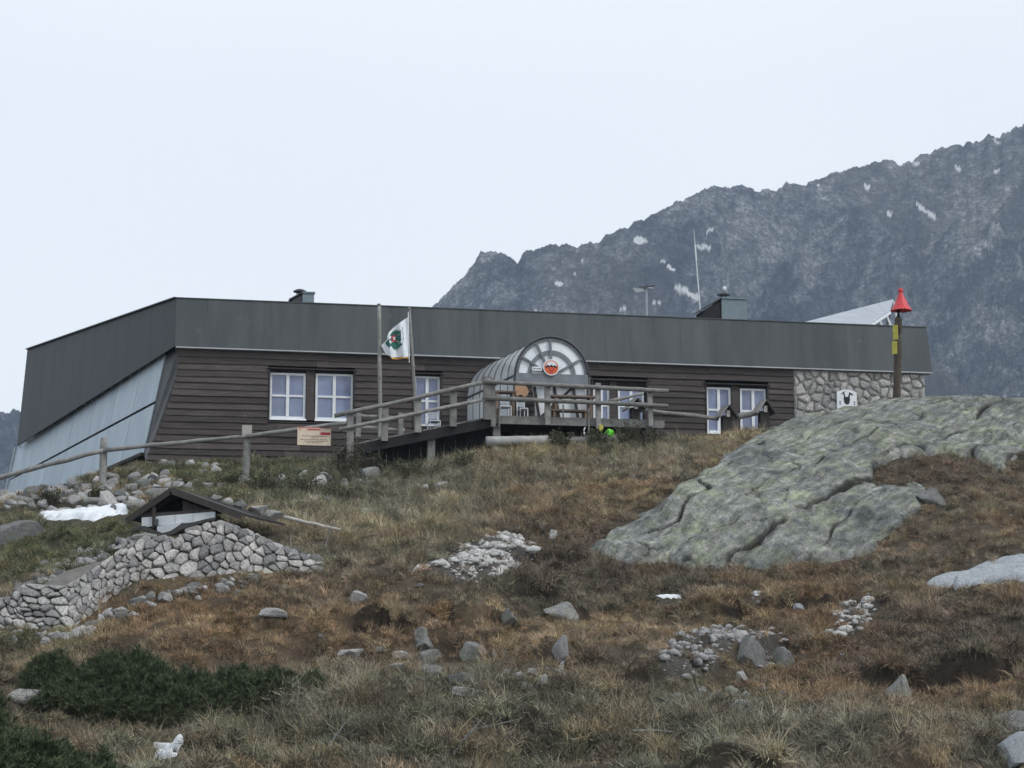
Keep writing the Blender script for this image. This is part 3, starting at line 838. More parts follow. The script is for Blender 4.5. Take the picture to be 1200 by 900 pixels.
def outcrop_detail(X, Y):
    # beds run up to the right; blocks are broken across them
    th = math.radians(52)
    a = X * math.cos(th) + Y * math.sin(th); c_ = -X * math.sin(th) + Y * math.cos(th)
    a = a + 0.35 * perlin(X / 1.4, Y / 1.4, 12); c_ = c_ + 0.30 * perlin(X / 1.1, Y / 1.1, 14)
    q1 = c_ / 1.05 + 0.45 * fbm(a / 3.4, c_ / 1.6, 131, 2); k1 = np.floor(q1); b1 = _h(k1, k1 * 0, 5)
    l1 = 0.5 - np.abs(q1 - k1 - 0.5)                            # to the nearest bedding joint
    q2 = a / 2.4 + 0.5 * fbm(a / 2, c_ / 1.1, 135, 2) + b1 * 3.7; k2 = np.floor(q2); b2 = _h(k1, k2, 9)
    l2 = 0.5 - np.abs(q2 - k2 - 0.5)
    m1 = smooth(perlin(a / 1.7, c_ / 0.8, 141) * 2.4 + 0.6); m2 = smooth(perlin(a / 0.9, c_ / 0.7, 143) * 2.6 - 0.15)
    cr = smooth(1.1 - l1 / 0.045) * m1; cr2 = smooth(1.1 - l2 / 0.022) * m2
    g1, g2, i2 = voronoi(a / 1.3, c_ / 0.5, 47)
    e1, e2, i3 = voronoi(a / 0.36, c_ / 0.2, 53)
    patch = smooth(perlin(X / 1.9, Y / 1.9, 71) * 2.6 + 0.0)
    cr3 = smooth(1 - (g2 - g1) / 0.06) * patch
    dz = 0.09 * (b1 - 0.5) + 0.07 * (b2 - 0.5) * m2 + 0.05 * (q1 - k1 - 0.5) * (b1 - 0.3) + (0.07 * (i2 - 0.5) + 0.05 * (i3 - 0.5)) * patch - 0.13 * cr - 0.10 * cr2 - 0.04 * cr3
    dz = dz + 0.06 * fbm(X / 2.2, Y / 2.2, 33, 2) + 0.022 * fbm(a / 0.5, c_ / 0.13, 57, 3)
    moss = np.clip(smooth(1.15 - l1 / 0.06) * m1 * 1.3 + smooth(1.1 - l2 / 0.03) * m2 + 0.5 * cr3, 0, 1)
    return dz, moss
rock_patch("rock_outcrop", OUTCROP, 1.0, 19.5, 36.5, 55.5, 0.042, M['outcrop'], 0.15, 10, outcrop_detail,
           "huge grey-green lichen covered rock outcrop rising in front of the hut's stone end", "rock")
def slab_detail(X, Y):
    return 0.03 * fbm(X / 0.9, Y / 0.9, 35, 4) + 0.05 * fbm(X / 2.5, Y / 2.5, 36, 2), X * 0
rock_patch("rock_slab", SLAB, 6.5, 13.5, 33.0, 41.0, 0.06, M['slab'], 0.05, 5, slab_detail,
           "smooth pale blue-grey bare rock slab in the turf at the right edge", "rock")

# ------------------------------------------------------------------ the hut
CN = P(206.5, 349.8, 55.0)
_a, _b = ray(11650, 800)
HU = Vector((_a, 1, 0)).normalized()                  # along the front, to the right
HN = Vector((HU.y, -HU.x, 0))                         # out of the front wall
UP = Vector((0, 0, 1))

def fac(px, py, off=0.0):
    a, b = ray(px, py)
    d = Vector((a, 1, b))
    return d * ((off + CN.dot(HN)) / d.dot(HN))
def fs(px, py, off=0.0):
    p = fac(px, py, off)
    return (p - CN).dot(HU), p.z
def H(s_, z, off=0.0):
    p = CN + HU * s_ + HN * off
    return Vector((p.x, p.y, z))

Z_TOP = CN.z
Z_FB = fs(206.5, 406.5)[1]
S_END = fs(1085, 384)[0]
S_STONE = fs(930, 470)[0]
Z_WB = fs(260, 543)[1]
REAR = P(32, 410, 55.0); 
_a, _b = ray(32, 410)
REAR = Vector((_a, 1, _b)) * (Z_TOP / _b)             # rear left corner of the roof, same height as the front
LU = (Vector((REAR.x, REAR.y, 0)) - Vector((CN.x, CN.y, 0))).normalized()
LN = Vector((LU.y, -LU.x, 0))
if LN.x > 0:
    LN = -LN
L_LEN = (Vector((REAR.x, REAR.y, 0)) - Vector((CN.x, CN.y, 0))).length
RR = H(S_END - 0.5, Z_TOP, -9.5)

hut = thing("mountain_hut", "long low mountain hut of dark boards under a deep grey sheet-metal roof edge", "hut", H(8, Z_WB - 0.6, -2))

# body and roof
def poly_at(z, inset):
    return [H(inset * 0.6, z, -inset), H(S_END - inset, z, -inset), Vector((RR.x - inset, RR.y - inset, z)), Vector((REAR.x + inset, REAR.y - inset, z))]
MB().prism(poly_at(Z_WB - 1.6, 0.45), UP * (Z_TOP - 0.25 - Z_WB + 1.6)).build("inner_wall", M['core'], hut)
MB().prism(poly_at(Z_TOP - 0.2, 0.12), UP * 0.12).build("roof", M['fascia_shaded'], hut)

# roof edge: separate sheet panels, slightly leaning out at the foot
nP = 26
for i in range(nP):
    a = S_END * i / nP + 0.0012; b_ = S_END * (i + 1) / nP - 0.0012
    j = random.uniform(-0.002, 0.002); k = random.uniform(-0.002, 0.002)
    if i == nP - 1:
        MB().quadslab(H(a, Z_FB, 0.16 + j), H(b_ + 0.10, Z_FB, 0.16 + k), H(b_, Z_TOP, 0.05), H(a, Z_TOP, 0.05), -0.05).build("fascia_panel", M['fascia'], hut)
    else:
        MB().quadslab(H(a, Z_FB, 0.16 + j), H(b_, Z_FB, 0.16 + k), H(b_, Z_TOP, 0.05), H(a, Z_TOP, 0.05), -0.05).build("fascia_panel", M['fascia'], hut)
MB().prism([H(0.02, Z_FB - 0.05, 0.19), H(0.02, Z_FB - 0.012, 0.19), H(0.02, Z_FB - 0.012, -0.2), H(0.02, Z_FB - 0.05, -0.2)], HU * (S_END + 0.08)).build("drip_edge", M['trim'], hut)
MB().prism([H(-0.02, Z_TOP + 0.004, 0.075), H(-0.02, Z_TOP + 0.03, 0.075), H(-0.02, Z_TOP + 0.03, -0.3), H(-0.02, Z_TOP + 0.004, -0.3)], HU * (S_END + 0.03)).build("roof_cap", M['fascia'], hut)
# right end return of the roof edge
e0, e1 = H(S_END + 0.10, Z_FB, 0.15), H(S_END, Z_TOP, 0.045)
bk = -HN * 9.0
MB().quadslab(e0, e0 + bk, e1 + bk, e1, -0.05).build("fascia_end", M['fascia_shaded'], hut)
MB().quadslab(H(S_END - 0.25, Z_WB - 1, -0.1), H(S_END - 0.25, Z_WB - 1, -9), H(S_END - 0.25, Z_FB, -9), H(S_END - 0.25, Z_FB, -0.1), -0.1).build("end_wall", M['mortar'], hut)

# left end: deep sloping sheet edge over a battered pale blue sheet wall
def Ldep(f, off, px, py):
    return None
zl = P(20, 522, 1.0)
T0, T1 = CN + UP * 0 + HN * 0.05, REAR.copy()
def on_left(px, py, off):
    """pixel to the vertical plane of the left end, moved out by off"""
    a, b = ray(px, py); d = Vector((a, 1, b))
    return d * ((off + CN.dot(LN)) / d.dot(LN))
FB0 = H(0.0, Z_FB, 0.16)
FB1 = on_left(20, 522, 0.25)
nL = 14
for i in range(nL):
    a, b_ = i / nL, (i + 1) / nL
    g = 0.0003
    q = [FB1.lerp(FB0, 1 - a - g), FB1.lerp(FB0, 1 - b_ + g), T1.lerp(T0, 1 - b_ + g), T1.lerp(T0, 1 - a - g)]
    MB().quadslab(*q, 0.05).build("fascia_panel", M['fascia_shaded'], hut)
MB().bar(T0 + UP * 0.02, T1 + UP * 0.02, 0.14, 0.035).build("roof_cap", M['fascia_shaded'], hut)
# blue wall, two rows of sheets
BT0, BT1 = on_left(194, 415, -0.10), on_left(20, 524, -0.02)
BB0, BB1 = on_left(168, 532, 0.35), on_left(2, 604, 0.5)
nB = 7
mid_t, mid_b = 0.47, 0.50
for row, (v0, v1) in enumerate(((0.0, mid_t), (mid_b, 1.0))):
    for i in range(nB):
        a, b_ = i / nB + 0.001, (i + 1) / nB - 0.001
        def pt(u, v):
            return BT0.lerp(BT1, u).lerp(BB0.lerp(BB1, u), v)
        MB().quadslab(pt(a, v1), pt(b_, v1), pt(b_, v0), pt(a, v0), -0.04 if (pt(b_, v1) - pt(a, v1)).cross(pt(a, v0) - pt(a, v1)).dot(LN) > 0 else 0.04).build("wall_sheet", M['blue'], hut)
bkx = -LN * 0.12
MB().quadslab(BB0 + bkx, BB1 + bkx, BT1 + bkx, BT0 + bkx, 0.03).build("end_wall_backing", M['darkmetal'], hut)
for i in range(17):                                   # little clips under the deep roof edge
    q = BT0.lerp(BT1, (i + 0.5) / 17)
    MB().box(q + LN * 0.05 - UP * 0.03, LU * 0.025, LN * 0.015, UP * 0.07).build("clip", M['steel'], hut)
MB().bar(BB0 + LN * 0.02, BB1 + LN * 0.02, 0.12, 0.09).build("sill_beam", M['darkwood'], hut)
MB().bar(BT1 + LN * 0.03 - LU * -0.03, BB1 + LN * 0.03 - LU * -0.03, 0.07, 0.07, LN).build("corner_strip", M['steel'], hut)

# front wall of lapped boards; their left ends flare out towards the foot
EDGE = [fs(x, y) for x, y in ((208, 408), (208, 432), (203, 452), (196, 474), (188, 497), (178, 519), (170, 540))]
def left_edge(z):
    zs = [e[1] for e in EDGE][::-1]; ss = [e[0] for e in EDGE][::-1]
    return float(np.interp(z, zs, ss))
MB().prism([H(e[0] + 0.02, e[1], -0.03) for e in EDGE] + [BB0 + bkx * 0.2, BT0 + bkx * 0.2], -HN * 0.05).build("corner_panel", M['darkmetal'], hut)

# openings: (left px, right px, top px, bottom px)
OPEN = [(315, 416, 432, 493), (484, 518, 438, 500), (693, 759, 445, 500), (826, 900, 450, 509.5)]
OPS = []
for x0, x1, y0, y1 in OPEN:
    s0, zt = fs(x0, y0); s1, _ = fs(x1, y0); _, zb = fs(x0, y1)
    OPS.append((s0, s1, zb, zt))
ROW = 0.193
nrow = int((Z_FB - 0.05 - Z_WB) / ROW) + 1
for r in range(nrow):
    zt = Z_FB - 0.055 - r * ROW; zb = zt - ROW
    segs = [(left_edge((zt + zb) / 2), S_STONE)]
    for s0, s1, oz0, oz1 in OPS:
        if zb < oz1 - 0.03 and zt > oz0 + 0.03:
            new = []
            for a, b_ in segs:
                if s0 > a and s1 < b_:
                    new += [(a, s0), (s1, b_)]
                else:
                    new.append((a, b_))
            segs = new
    for a, b_ in segs:
        cuts = [a]
        while b_ - cuts[-1] > 5.2:
            cuts.append(cuts[-1] + random.uniform(2.8, 4.6))
        cuts.append(b_)
        for c0, c1 in zip(cuts[:-1], cuts[1:]):
            o1 = 0.035 + random.uniform(-0.006, 0.012); dz0 = random.uniform(-0.012, 0.012); dz1 = random.uniform(-0.012, 0.012)
            mb = MB(); k = 0
            nseg = max(1, int((c1 - c0) / 0.8))
            ring = []
            for q in range(nseg + 1):
                s_ = c0 + 0.003 + (c1 - c0 - 0.006) * q / nseg
                wv = dz0 + (dz1 - dz0) * q / nseg + random.uniform(-0.009, 0.009)
                ow = random.uniform(-0.004, 0.004)
                mb.v += [H(s_, zb - 0.018 + wv, o1 + ow), H(s_, zt + 0.004, 0.0), H(s_, zt + 0.004, -0.03), H(s_, zb - 0.018 + wv, o1 - 0.03 + ow)]
            for q in range(nseg):
                k = 4 * q
                for e in range(4):
                    e2 = (e + 1) % 4
                    mb.f.append((k + e, k + 4 + e, k + 4 + e2, k + e2))
            mb.f += [(0, 1, 2, 3), tuple(4 * nseg + e for e in (3, 2, 1, 0))]
            mb.build("board", M['board'], hut)

# windows
def window(s0, s1, z0, z1, kind='window', sashes=2, shade=0.0, midz=0.5, off=-0.10, sill=True):
    fw = 0.065
    mb = MB()
    def rect(a, b_, c_, d, o, t_):
        mb.prism([H(a, c_, o), H(b_, c_, o), H(b_, d, o), H(a, d, o)], -HN * t_)
    rect(s0, s0 + fw, z0, z1, off, 0.07); rect(s1 - fw, s1, z0, z1, off, 0.07)
    rect(s0 + fw, s1 - fw, z1 - fw, z1, off, 0.07); rect(s0 + fw, s1 - fw, z0, z0 + fw, off, 0.07)
    sm = (s0 + s1) / 2
    rect(sm - 0.045, sm + 0.045, z0 + fw, z1 - fw, off + 0.012, 0.07)
    zm = z0 + (z1 - z0) * midz
    rect(s0 + fw, sm - 0.045, zm - 0.03, zm + 0.03, off + 0.004, 0.06); rect(sm + 0.045, s1 - fw, zm - 0.03, zm + 0.03, off + 0.004, 0.06)
    wob = mb.build(kind, M['white'], hut)
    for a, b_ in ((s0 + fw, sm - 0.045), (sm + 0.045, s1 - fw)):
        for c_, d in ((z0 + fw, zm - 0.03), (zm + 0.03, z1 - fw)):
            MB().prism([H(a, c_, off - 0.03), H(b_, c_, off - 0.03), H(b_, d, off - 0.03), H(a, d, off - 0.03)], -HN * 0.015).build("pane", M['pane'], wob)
    if sill:
        MB().prism([H(s0 - 0.02, z0 - 0.06, 0.03), H(s1 + 0.02, z0 - 0.06, 0.03), H(s1 + 0.02, z0 - 0.005, 0.01), H(s0 - 0.02, z0 - 0.005, 0.01)], -HN * 0.12).build("sill", M['white'], wob)
    return wob
def from_px(x0, x1, y0, y1):
    s0, zt = fs(x0, y0, -0.1); s1, _ = fs(x1, y0, -0.1); _, zb = fs(x0, y1, -0.1)
    return s0, s1, zb, zt
window(*from_px(316.5, 358.5, 436.5, 490.0))
window(*from_px(370, 414, 437.5, 491.5))
window(*from_px(485.5, 515.5, 440.5, 499), kind='door', midz=0.50, sill=False)
window(*from_px(695, 714, 452, 498))
window(*from_px(724, 754.5, 453, 499))
window(*from_px(827.5, 856, 453.5, 506.5))
window(*from_px(867, 897, 455, 508))
for (s0, s1, z0, z1) in OPS:                          # reveals, lintel and dark infill round the panes
    mb = MB()
    mb.prism([H(s0 - 0.02, z0 - 0.1, -0.19), H(s1 + 0.02, z0 - 0.1, -0.19), H(s1 + 0.02, z1 + 0.05, -0.19), H(s0 - 0.02, z1 + 0.05, -0.19)], -HN * 0.05)
    mb.build("window_backing", M['darkwood'], hut)
    for a in (s0 + 0.004, s1 - 0.044):
        MB().prism([H(a, z0 - 0.05, 0.045), H(a + 0.04, z0 - 0.05, 0.045), H(a + 0.04, z1, 0.045), H(a, z1, 0.045)], -HN * 0.22).build("jamb", M['darkwood'], hut)
    MB().prism([H(s0 - 0.05, z1, 0.075), H(s1 + 0.05, z1, 0.075), H(s1 + 0.05, z1 + 0.035, 0.075), H(s0 - 0.05, z1 + 0.035, 0.075)], -HN * 0.26).build("lintel", M['darkwood'], hut)
    MB().prism([H(s0 + 0.05, z0 - 0.05, 0.02), H(s1 - 0.05, z0 - 0.05, 0.02), H(s1 - 0.05, z0 - 0.012, 0.02), H(s0 + 0.05, z0 - 0.012, 0.02)], -HN * 0.2).build("bottom_rail", M['darkwood'], hut)
for x0, x1, y0, y1 in ((359.5, 369, 433, 492), (715, 723, 446, 500), (857.5, 866, 451, 509)):
    s0, zt = fs(x0, y0); s1, _ = fs(x1, y0); _, zb = fs(x0, y1)
    MB().prism([H(s0, zb, -0.04), H(s1, zb, -0.04), H(s1, zt - 0.01, -0.04), H(s0, zt - 0.01, -0.04)], -HN * 0.14).build("window_post", M['board'], hut)

# stones -----------------------------------------------------------
def voronoi_cells(pts, box):
    """clipped cells of a small point set; box = (u0, u1, v0, v1)"""
    out = []
    pts = np.array(pts)
    for i, p in enumerate(pts):
        poly = [(box[0], box[2]), (box[1], box[2]), (box[1], box[3]), (box[0], box[3])]
        d = np.hypot(*(pts - p).T)
        for j in np.argsort(d)[1:18]:
            q = pts[j]; mx_, my_ = (p + q) / 2; nx, ny = q - p
            new = []
            for k in range(len(poly)):
                a, b_ = poly[k], poly[(k + 1) % len(poly)]
                da = (a[0] - mx_) * nx + (a[1] - my_) * ny; db = (b_[0] - mx_) * nx + (b_[1] - my_) * ny
                if da <= 0:
                    new.append(a)
                if (da < 0) != (db < 0) and abs(da - db) > 1e-12:
                    tq = da / (da - db)
                    new.append((a[0] + tq * (b_[0] - a[0]), a[1] + tq * (b_[1] - a[1])))
            poly = new
            if len(poly) < 3:
                break
        if len(poly) >= 3:
            out.append((p, poly))
    return out

def stone_mesh(poly, gap, depth, to3d, r):
    c = np.mean(poly, 0)
    pl = []
    n = len(poly)
    for k in range(n):                                # one corner cut each
        a, b_ = np.array(poly[k]), np.array(poly[(k + 1) % n])
        if np.hypot(*(b_ - a)) < 0.03:
            continue
        pl += [a + (b_ - a) * 0.21, a + (b_ - a) * 0.79]
    if len(pl) < 4:
        return None
    pl = np.array(pl)
    rad = np.hypot(*(pl - c).T)
    pl = c + (pl - c) * ((rad - gap) / rad).clip(0.3, 1)[:, None] * r.uniform(0.86, 1.04, (len(pl), 1))
    n = len(pl)
    mb = MB()
    tilt = r.uniform(-0.35, 0.35, 2)
    def hgt(q, f):
        dd = (q - c)
        return depth * f * (1 + (tilt @ dd) / max(0.05, rad.mean()))
    mb.v += [to3d(*q, -0.12) for q in pl]
    mb.v += [to3d(*q, hgt(q, 0.35)) for q in pl]
    q2 = c + (pl - c) * 0.80
    mb.v += [to3d(*q, hgt(q, 0.82 + r.uniform(-.1, .1))) for q in q2]
    q3 = c + (pl - c) * 0.45
    mb.v += [to3d(*q, hgt(q, 1.0 + r.uniform(-.08, .08))) for q in q3]
    mb.v.append(to3d(*(c + r.uniform(-0.02, 0.02, 2)), hgt(c, 1.05)))
    for ring in (0, 1, 2):
        for k in range(n):
            k2 = (k + 1) % n
            mb.f.append((ring * n + k, ring * n + k2, (ring + 1) * n + k2, (ring + 1) * n + k))
    for k in range(n):
        mb.f.append((3 * n + k, 3 * n + (k + 1) % n, 4 * n))
    return mb

def jitter_pts(w_, h, su, sv, r, jit=0.42):
    pts = []
    nv = max(1, round(h / sv))
    for iv in range(nv):
        nu = max(1, round(w_ / (su * r.uniform(0.85, 1.2))))
        for iu in range(nu):
            pts.append(((iu + 0.5 + r.uniform(-jit, jit) + 0.5 * (iv % 2) - 0.25) * w_ / nu, (iv + 0.5 + r.uniform(-jit, jit)) * h / nv))
    return pts

# stone-faced right end of the front and the low stone plinth under the boards
r = np.random.default_rng(5)
zb_st = fs(935, 512)[1]
w_ = S_END - 0.12 - S_STONE; h_ = Z_FB - 0.06 - zb_st
st_wall = MB().prism([H(S_STONE + 0.01, zb_st, 0.02), H(S_END - 0.12, zb_st, 0.02), H(S_END - 0.12, Z_FB - 0.05, 0.02), H(S_STONE + 0.01, Z_FB - 0.05, 0.02)], -HN * 0.4).build("stone_facing", M['mortar'], hut)
for p, poly in voronoi_cells(jitter_pts(w_, h_, 0.31, 0.25, r, 0.47), (0.02, w_, 0, h_)):
    mb = stone_mesh(poly, 0.022, 0.055, lambda u, v, d: H(S_STONE + u, zb_st + v, 0.03 + d), r)
    if mb:
        mb.build("stone", M['hutstone'], st_wall)
s_pl0, s_pl1 = left_edge(Z_WB) + 0.05, fs(420, 545)[0]
plinth = MB().prism([H(s_pl0, Z_WB - 1.2, -0.06), H(s_pl1 + 8, Z_WB - 1.2, -0.06), H(s_pl1 + 8, Z_WB + 0.02, -0.06), H(s_pl0, Z_WB + 0.02, -0.06)], -HN * 0.3).build("plinth", M['mortar'], hut)
w_ = s_pl1 - s_pl0; h_ = 0.75
for p, poly in voronoi_cells(jitter_pts(w_, h_, 0.34, 0.26, r), (0, w_, 0, h_)):
    mb = stone_mesh(poly, 0.02, 0.06, lambda u, v, d: H(s_pl0 + u, Z_WB - 0.76 + v, -0.05 + d), r)
    if mb:
        mb.build("stone", M['wallstone'], plinth)

# chimneys ----------------------------------------------------------
def on_roof(px, py, off):
    return fac(px, py, off)
def chimney(x0, xm, x1, y0, y1, off, m_side, m_front, cowl_px):
    # box seen on its front, with the roof of its left flank falling away
    a, b_ = fac(xm, y1, off), fac(x1, y1, off)
    zt = fac(xm, y0, off).z; zb = a.z - 0.6
    sA, sB = (a - CN).dot(HU), (b_ - CN).dot(HU)
    c0 = (fac(x0, y1, off) - CN).dot(HU)
    d = (sA - c0) * 1.1
    body = MB().prism([H(sA, zb, off), H(sB, zb, off), H(sB, zt, off), H(sA, zt, off)], -HN * 1.0).build("chimney", m_front, hut)
    MB().prism([H(c0, zb, off - 0.05), H(sA - 0.004, zb, off - 0.05), H(sA - 0.004, zt - 0.03, off - 0.05), H(c0, zt - 0.03 - (sA - c0) * 0.62, off - 0.05)], -HN * 0.9).build("flank", m_side, body)
    MB().prism([H(c0 - 0.1, zt - (sA - c0) * 0.62 - 0.05, off + 0.03), H(sA - 0.002, zt + 0.01, off + 0.03), H(sA - 0.002, zt + 0.05, off + 0.03), H(c0 - 0.1, zt + 0.0 - (sA - c0) * 0.62, off + 0.03)], -HN * 1.06).build("flank_cap", M['darkmetal'], body)
    MB().prism([H(sA, zt + 0.002, off + 0.04), H(sB + 0.03, zt + 0.002, off + 0.04), H(sB + 0.03, zt + 0.05, off + 0.04), H(sA, zt + 0.05, off + 0.04)], -HN * 1.08).build("cap", m_front, body)
    cx, cy, cw = cowl_px
    q = fac(cx, cy, off - 0.35); sc_c = q.y / F
    cow = MB().lathe(q, [(0.02, 0.03), (cw * sc_c * 0.6, 0.0), (cw * sc_c, -0.05), (cw * sc_c * 0.98, -0.08), (0.05, -0.05)], 18).build("cowl", M['darkmetal'], body)
    for k in range(4):
        th = k * math.pi / 2 + 0.6
        pq = q + Vector((math.cos(th), math.sin(th), 0)) * cw * sc_c * 0.5
        MB().tube([pq + UP * -0.06, pq + UP * (-0.06 - 0.32)], 0.018, 6).build("strut", M['darkmetal'], body)
    MB().lathe(q + UP * -0.5, [(cw * sc_c * 0.55, 0), (cw * sc_c * 0.55, 0.28)], 14).build("flue", M['darkmetal'], body)
    return body
chimney(342.5, 354.5, 368, 343.5, 354, -3.0, M['darkmetal'], M['steel'] if False else M['chimney'], (351.5, 339.5, 8))
big = chimney(826, 846, 875.5, 350, 373, -3.0, M['blackwood'], M['chimney'], (848, 343.5, 8))
q = fac(849, 338.5, -3.35)
MB().lathe(q, [(0.02, 0.08), (0.06, 0.06), (0.07, 0), (0.05, -0.06)], 12).build("cap_knob", M['white'], big)

# entrance porch: glazed barrel vault -----------------------------------
FO = 4.6                                               # front arch stands this far out of the wall
PA = fac(646.5, 441, FO)                               # centre of the front arch at the springing
rad = (fac(689.5, 441, FO) - fac(603.5, 441, FO)).length / 2
_a, _b = ray(587, 466); 
PB = fac(587, 466, 0.06); PB.z = PA.z
sA_ = (PA - CN).dot(HU); sB_ = (PB - CN).dot(HU)
def porch(th, t, rr=1.0, out=0.0):
    """angle round the arch, 0 = front .. 1 = wall"""
    s_ = sA_ + (sB_ - sA_) * t
    return H(s_ + math.cos(th) * rad * rr, PA.z + math.sin(th) * rad * rr * 1.06, FO + out + (0.08 - FO) * t)
deck_z = fac(640, 488, 6.0).z
pr = MB()
for t in (0.0,):
    pr.tube([porch(math.pi * k / 20, t, 1.0, 0.03) for k in range(21)], 0.032, 8)
pr.tube([porch(0, 0), Vector((*porch(0, 0).xy, deck_z))], 0.05, 8)
pr.tube([porch(math.pi, 0), Vector((*porch(math.pi, 0).xy, deck_z))], 0.05, 8)
canopy = pr.build("porch", M['darkmetal'], hut, smooth_=True)
nrib = 7
for i in range(1, nrib + 1):
    t = i / nrib
    MB().tube([Vector((*porch(0, t).xy, deck_z))] + [porch(math.pi * k / 16, t, 1.005) for k in range(17)] + [Vector((*porch(math.pi, t).xy, deck_z))], 0.011, 6).build("rib", M['darkmetal'], canopy, smooth_=True)
gl, tg, bg_ = new_mat('porch_glazing')
tcg = N(tg, "ShaderNodeTexCoord"); ng = N(tg, "ShaderNodeTexNoise", Scale=2.5, Detail=6.0)
tg.links.new(tcg.outputs["Object"], ng.inputs["Vector"])
cg = ramp(tg, ng.outputs["Fac"], [(0.3, (0.70, 0.75, 0.78)), (0.7, (0.86, 0.89, 0.91))])
tg.links.new(cg, bg_.inputs["Base Color"])
bg_.inputs["Roughness"].default_value = 0.3
trn = N(tg, "ShaderNodeBsdfTransparent"); trl = N(tg, "ShaderNodeBsdfTranslucent")
trl.inputs[0].default_value = (0.92, 0.95, 0.97, 1)
mxa = N(tg, "ShaderNodeMixShader"); mxa.inputs[0].default_value = 0.35
tg.links.new(bg_.outputs[0], mxa.inputs[1]); tg.links.new(trl.outputs[0], mxa.inputs[2])
mxb = N(tg, "ShaderNodeMixShader"); mxb.inputs[0].default_value = 0.28
tg.links.new(mxa.outputs[0], mxb.inputs[1]); tg.links.new(trn.outputs[0], mxb.inputs[2])
tg.links.new(mxb.outputs[0], tg.nodes["Material Output"].inputs[0])
M['glaze'] = gl
M['gable'] = mat('gable_sheet', (0.72, 0.77, 0.80, 1), (0.88, 0.91, 0.93, 1), 2.0, 0.3, rand=0.0, spec=0.5)
for i in range(nrib):                                  # one bent sheet between two ribs
    t0, t1 = i / nrib + 0.004, (i + 1) / nrib - 0.004
    mb = MB()
    for k in range(17):
        th = math.pi * k / 16
        mb.v += [porch(th, t0, 0.985), porch(th, t1, 0.985)]
    for k in range(16):
        mb.f.append((2 * k, 2 * k + 1, 2 * k + 3, 2 * k + 2))
    mb.build("vault_sheet", M['glaze'], canopy, smooth_=True)
    for th in (0, math.pi):
        a, b_ = porch(th, t0, 0.985), porch(th, t1, 0.985)
        lo = deck_z + 0.25
        MB().quadslab(Vector((*a.xy, lo)), Vector((*b_.xy, lo)), Vector((*b_.xy, a.z - 0.03)), Vector((*a.xy, a.z - 0.03)), 0.012).build("side_sheet", M['glaze'], canopy)
        MB().bar(Vector((*a.xy, lo - 0.03)), Vector((*b_.xy, lo - 0.03)), 0.04, 0.05).build("side_rail", M['darkmetal'], canopy)
        MB().bar(Vector((*a.xy, a.z - 0.0)), Vector((*b_.xy, a.z - 0.0)), 0.04, 0.05).build("side_rail", M['darkmetal'], canopy)
# the fan of the front gable
mb = MB()
mb.v.append(porch(0.5, 0, 0.0, -0.02))
for k in range(25):
    mb.v.append(porch(math.pi * k / 24, 0, 0.97, -0.02))
mb.f = [(0, k + 1, k + 2) for k in range(24)]
mb.build("gable_glazing", M['gable'], canopy)
def band(r0, r1, o, name):
    q = MB()
    for k in range(25):
        th = math.pi * k / 24
        q.v += [porch(th, 0, r0, o), porch(th, 0, r1, o), porch(th, 0, r1, o - 0.05), porch(th, 0, r0, o - 0.05)]
    for k in range(24):
        for e in range(4):
            e2 = (e + 1) % 4
            q.f.append((4 * k + e, 4 * k + 4 + e, 4 * k + 4 + e2, 4 * k + e2))
    q.f += [(3, 2, 1, 0), (96, 97, 98, 99)]
    return q.build(name, M['greytimber'], canopy)
band(0.90, 0.985, 0.02, "gable_arch")
band(0.55, 0.66, 0.015, "inner_arch")
ctr = porch(0, 0, 0, 0.03); 
for ang, r0 in ((0.52, 0.1), (1.62, 0.1), (2.05, 0.1), (2.62, 0.1)):
    MB().bar(porch(ang, 0, r0, 0.028), porch(ang, 0, 0.93, 0.028), 0.06, 0.05, HN).build("spoke", M['greytimber'], canopy)
MB().bar(porch(math.pi, 0, 0.98, 0.035) - UP * 0.12, porch(0, 0, 0.98, 0.035) - UP * 0.12, 0.05, 0.36).build("cross_beam", M['greytimber'], canopy)
# open front: slatted side screens seen inside, diagonal brace
for fx in (0.15, 0.42, 0.68):
    a = porch(math.pi, 0, 1 - 2 * fx, 0.0)
    a = H(sA_ - rad + 2 * rad * (fx + 0.12), PA.z - 0.3, FO - 0.06)
    MB().bar(a, Vector((*(a + HU * 0.16).xy, deck_z + 0.02)), 0.07, 0.07, HN).build("front_post", M['darkwood'], canopy)
MB().bar(H(sA_ - rad * 0.25, deck_z + 0.22, FO - 0.1), H(sA_ + rad * 0.55, PA.z - 0.32, FO - 0.1), 0.05, 0.06).build("brace", M['darkwood'], canopy)
MB().quadslab(H(sA_ - rad * 0.35, deck_z + 0.05, FO - 0.14), H(sA_ + rad * 0.93, deck_z + 0.05, FO - 0.14), H(sA_ + rad * 0.93, PA.z - 0.3, FO - 0.14), H(sA_ - rad * 0.5, PA.z - 0.3, FO - 0.14), -0.012).build("front_glazing", M['gable'], canopy)

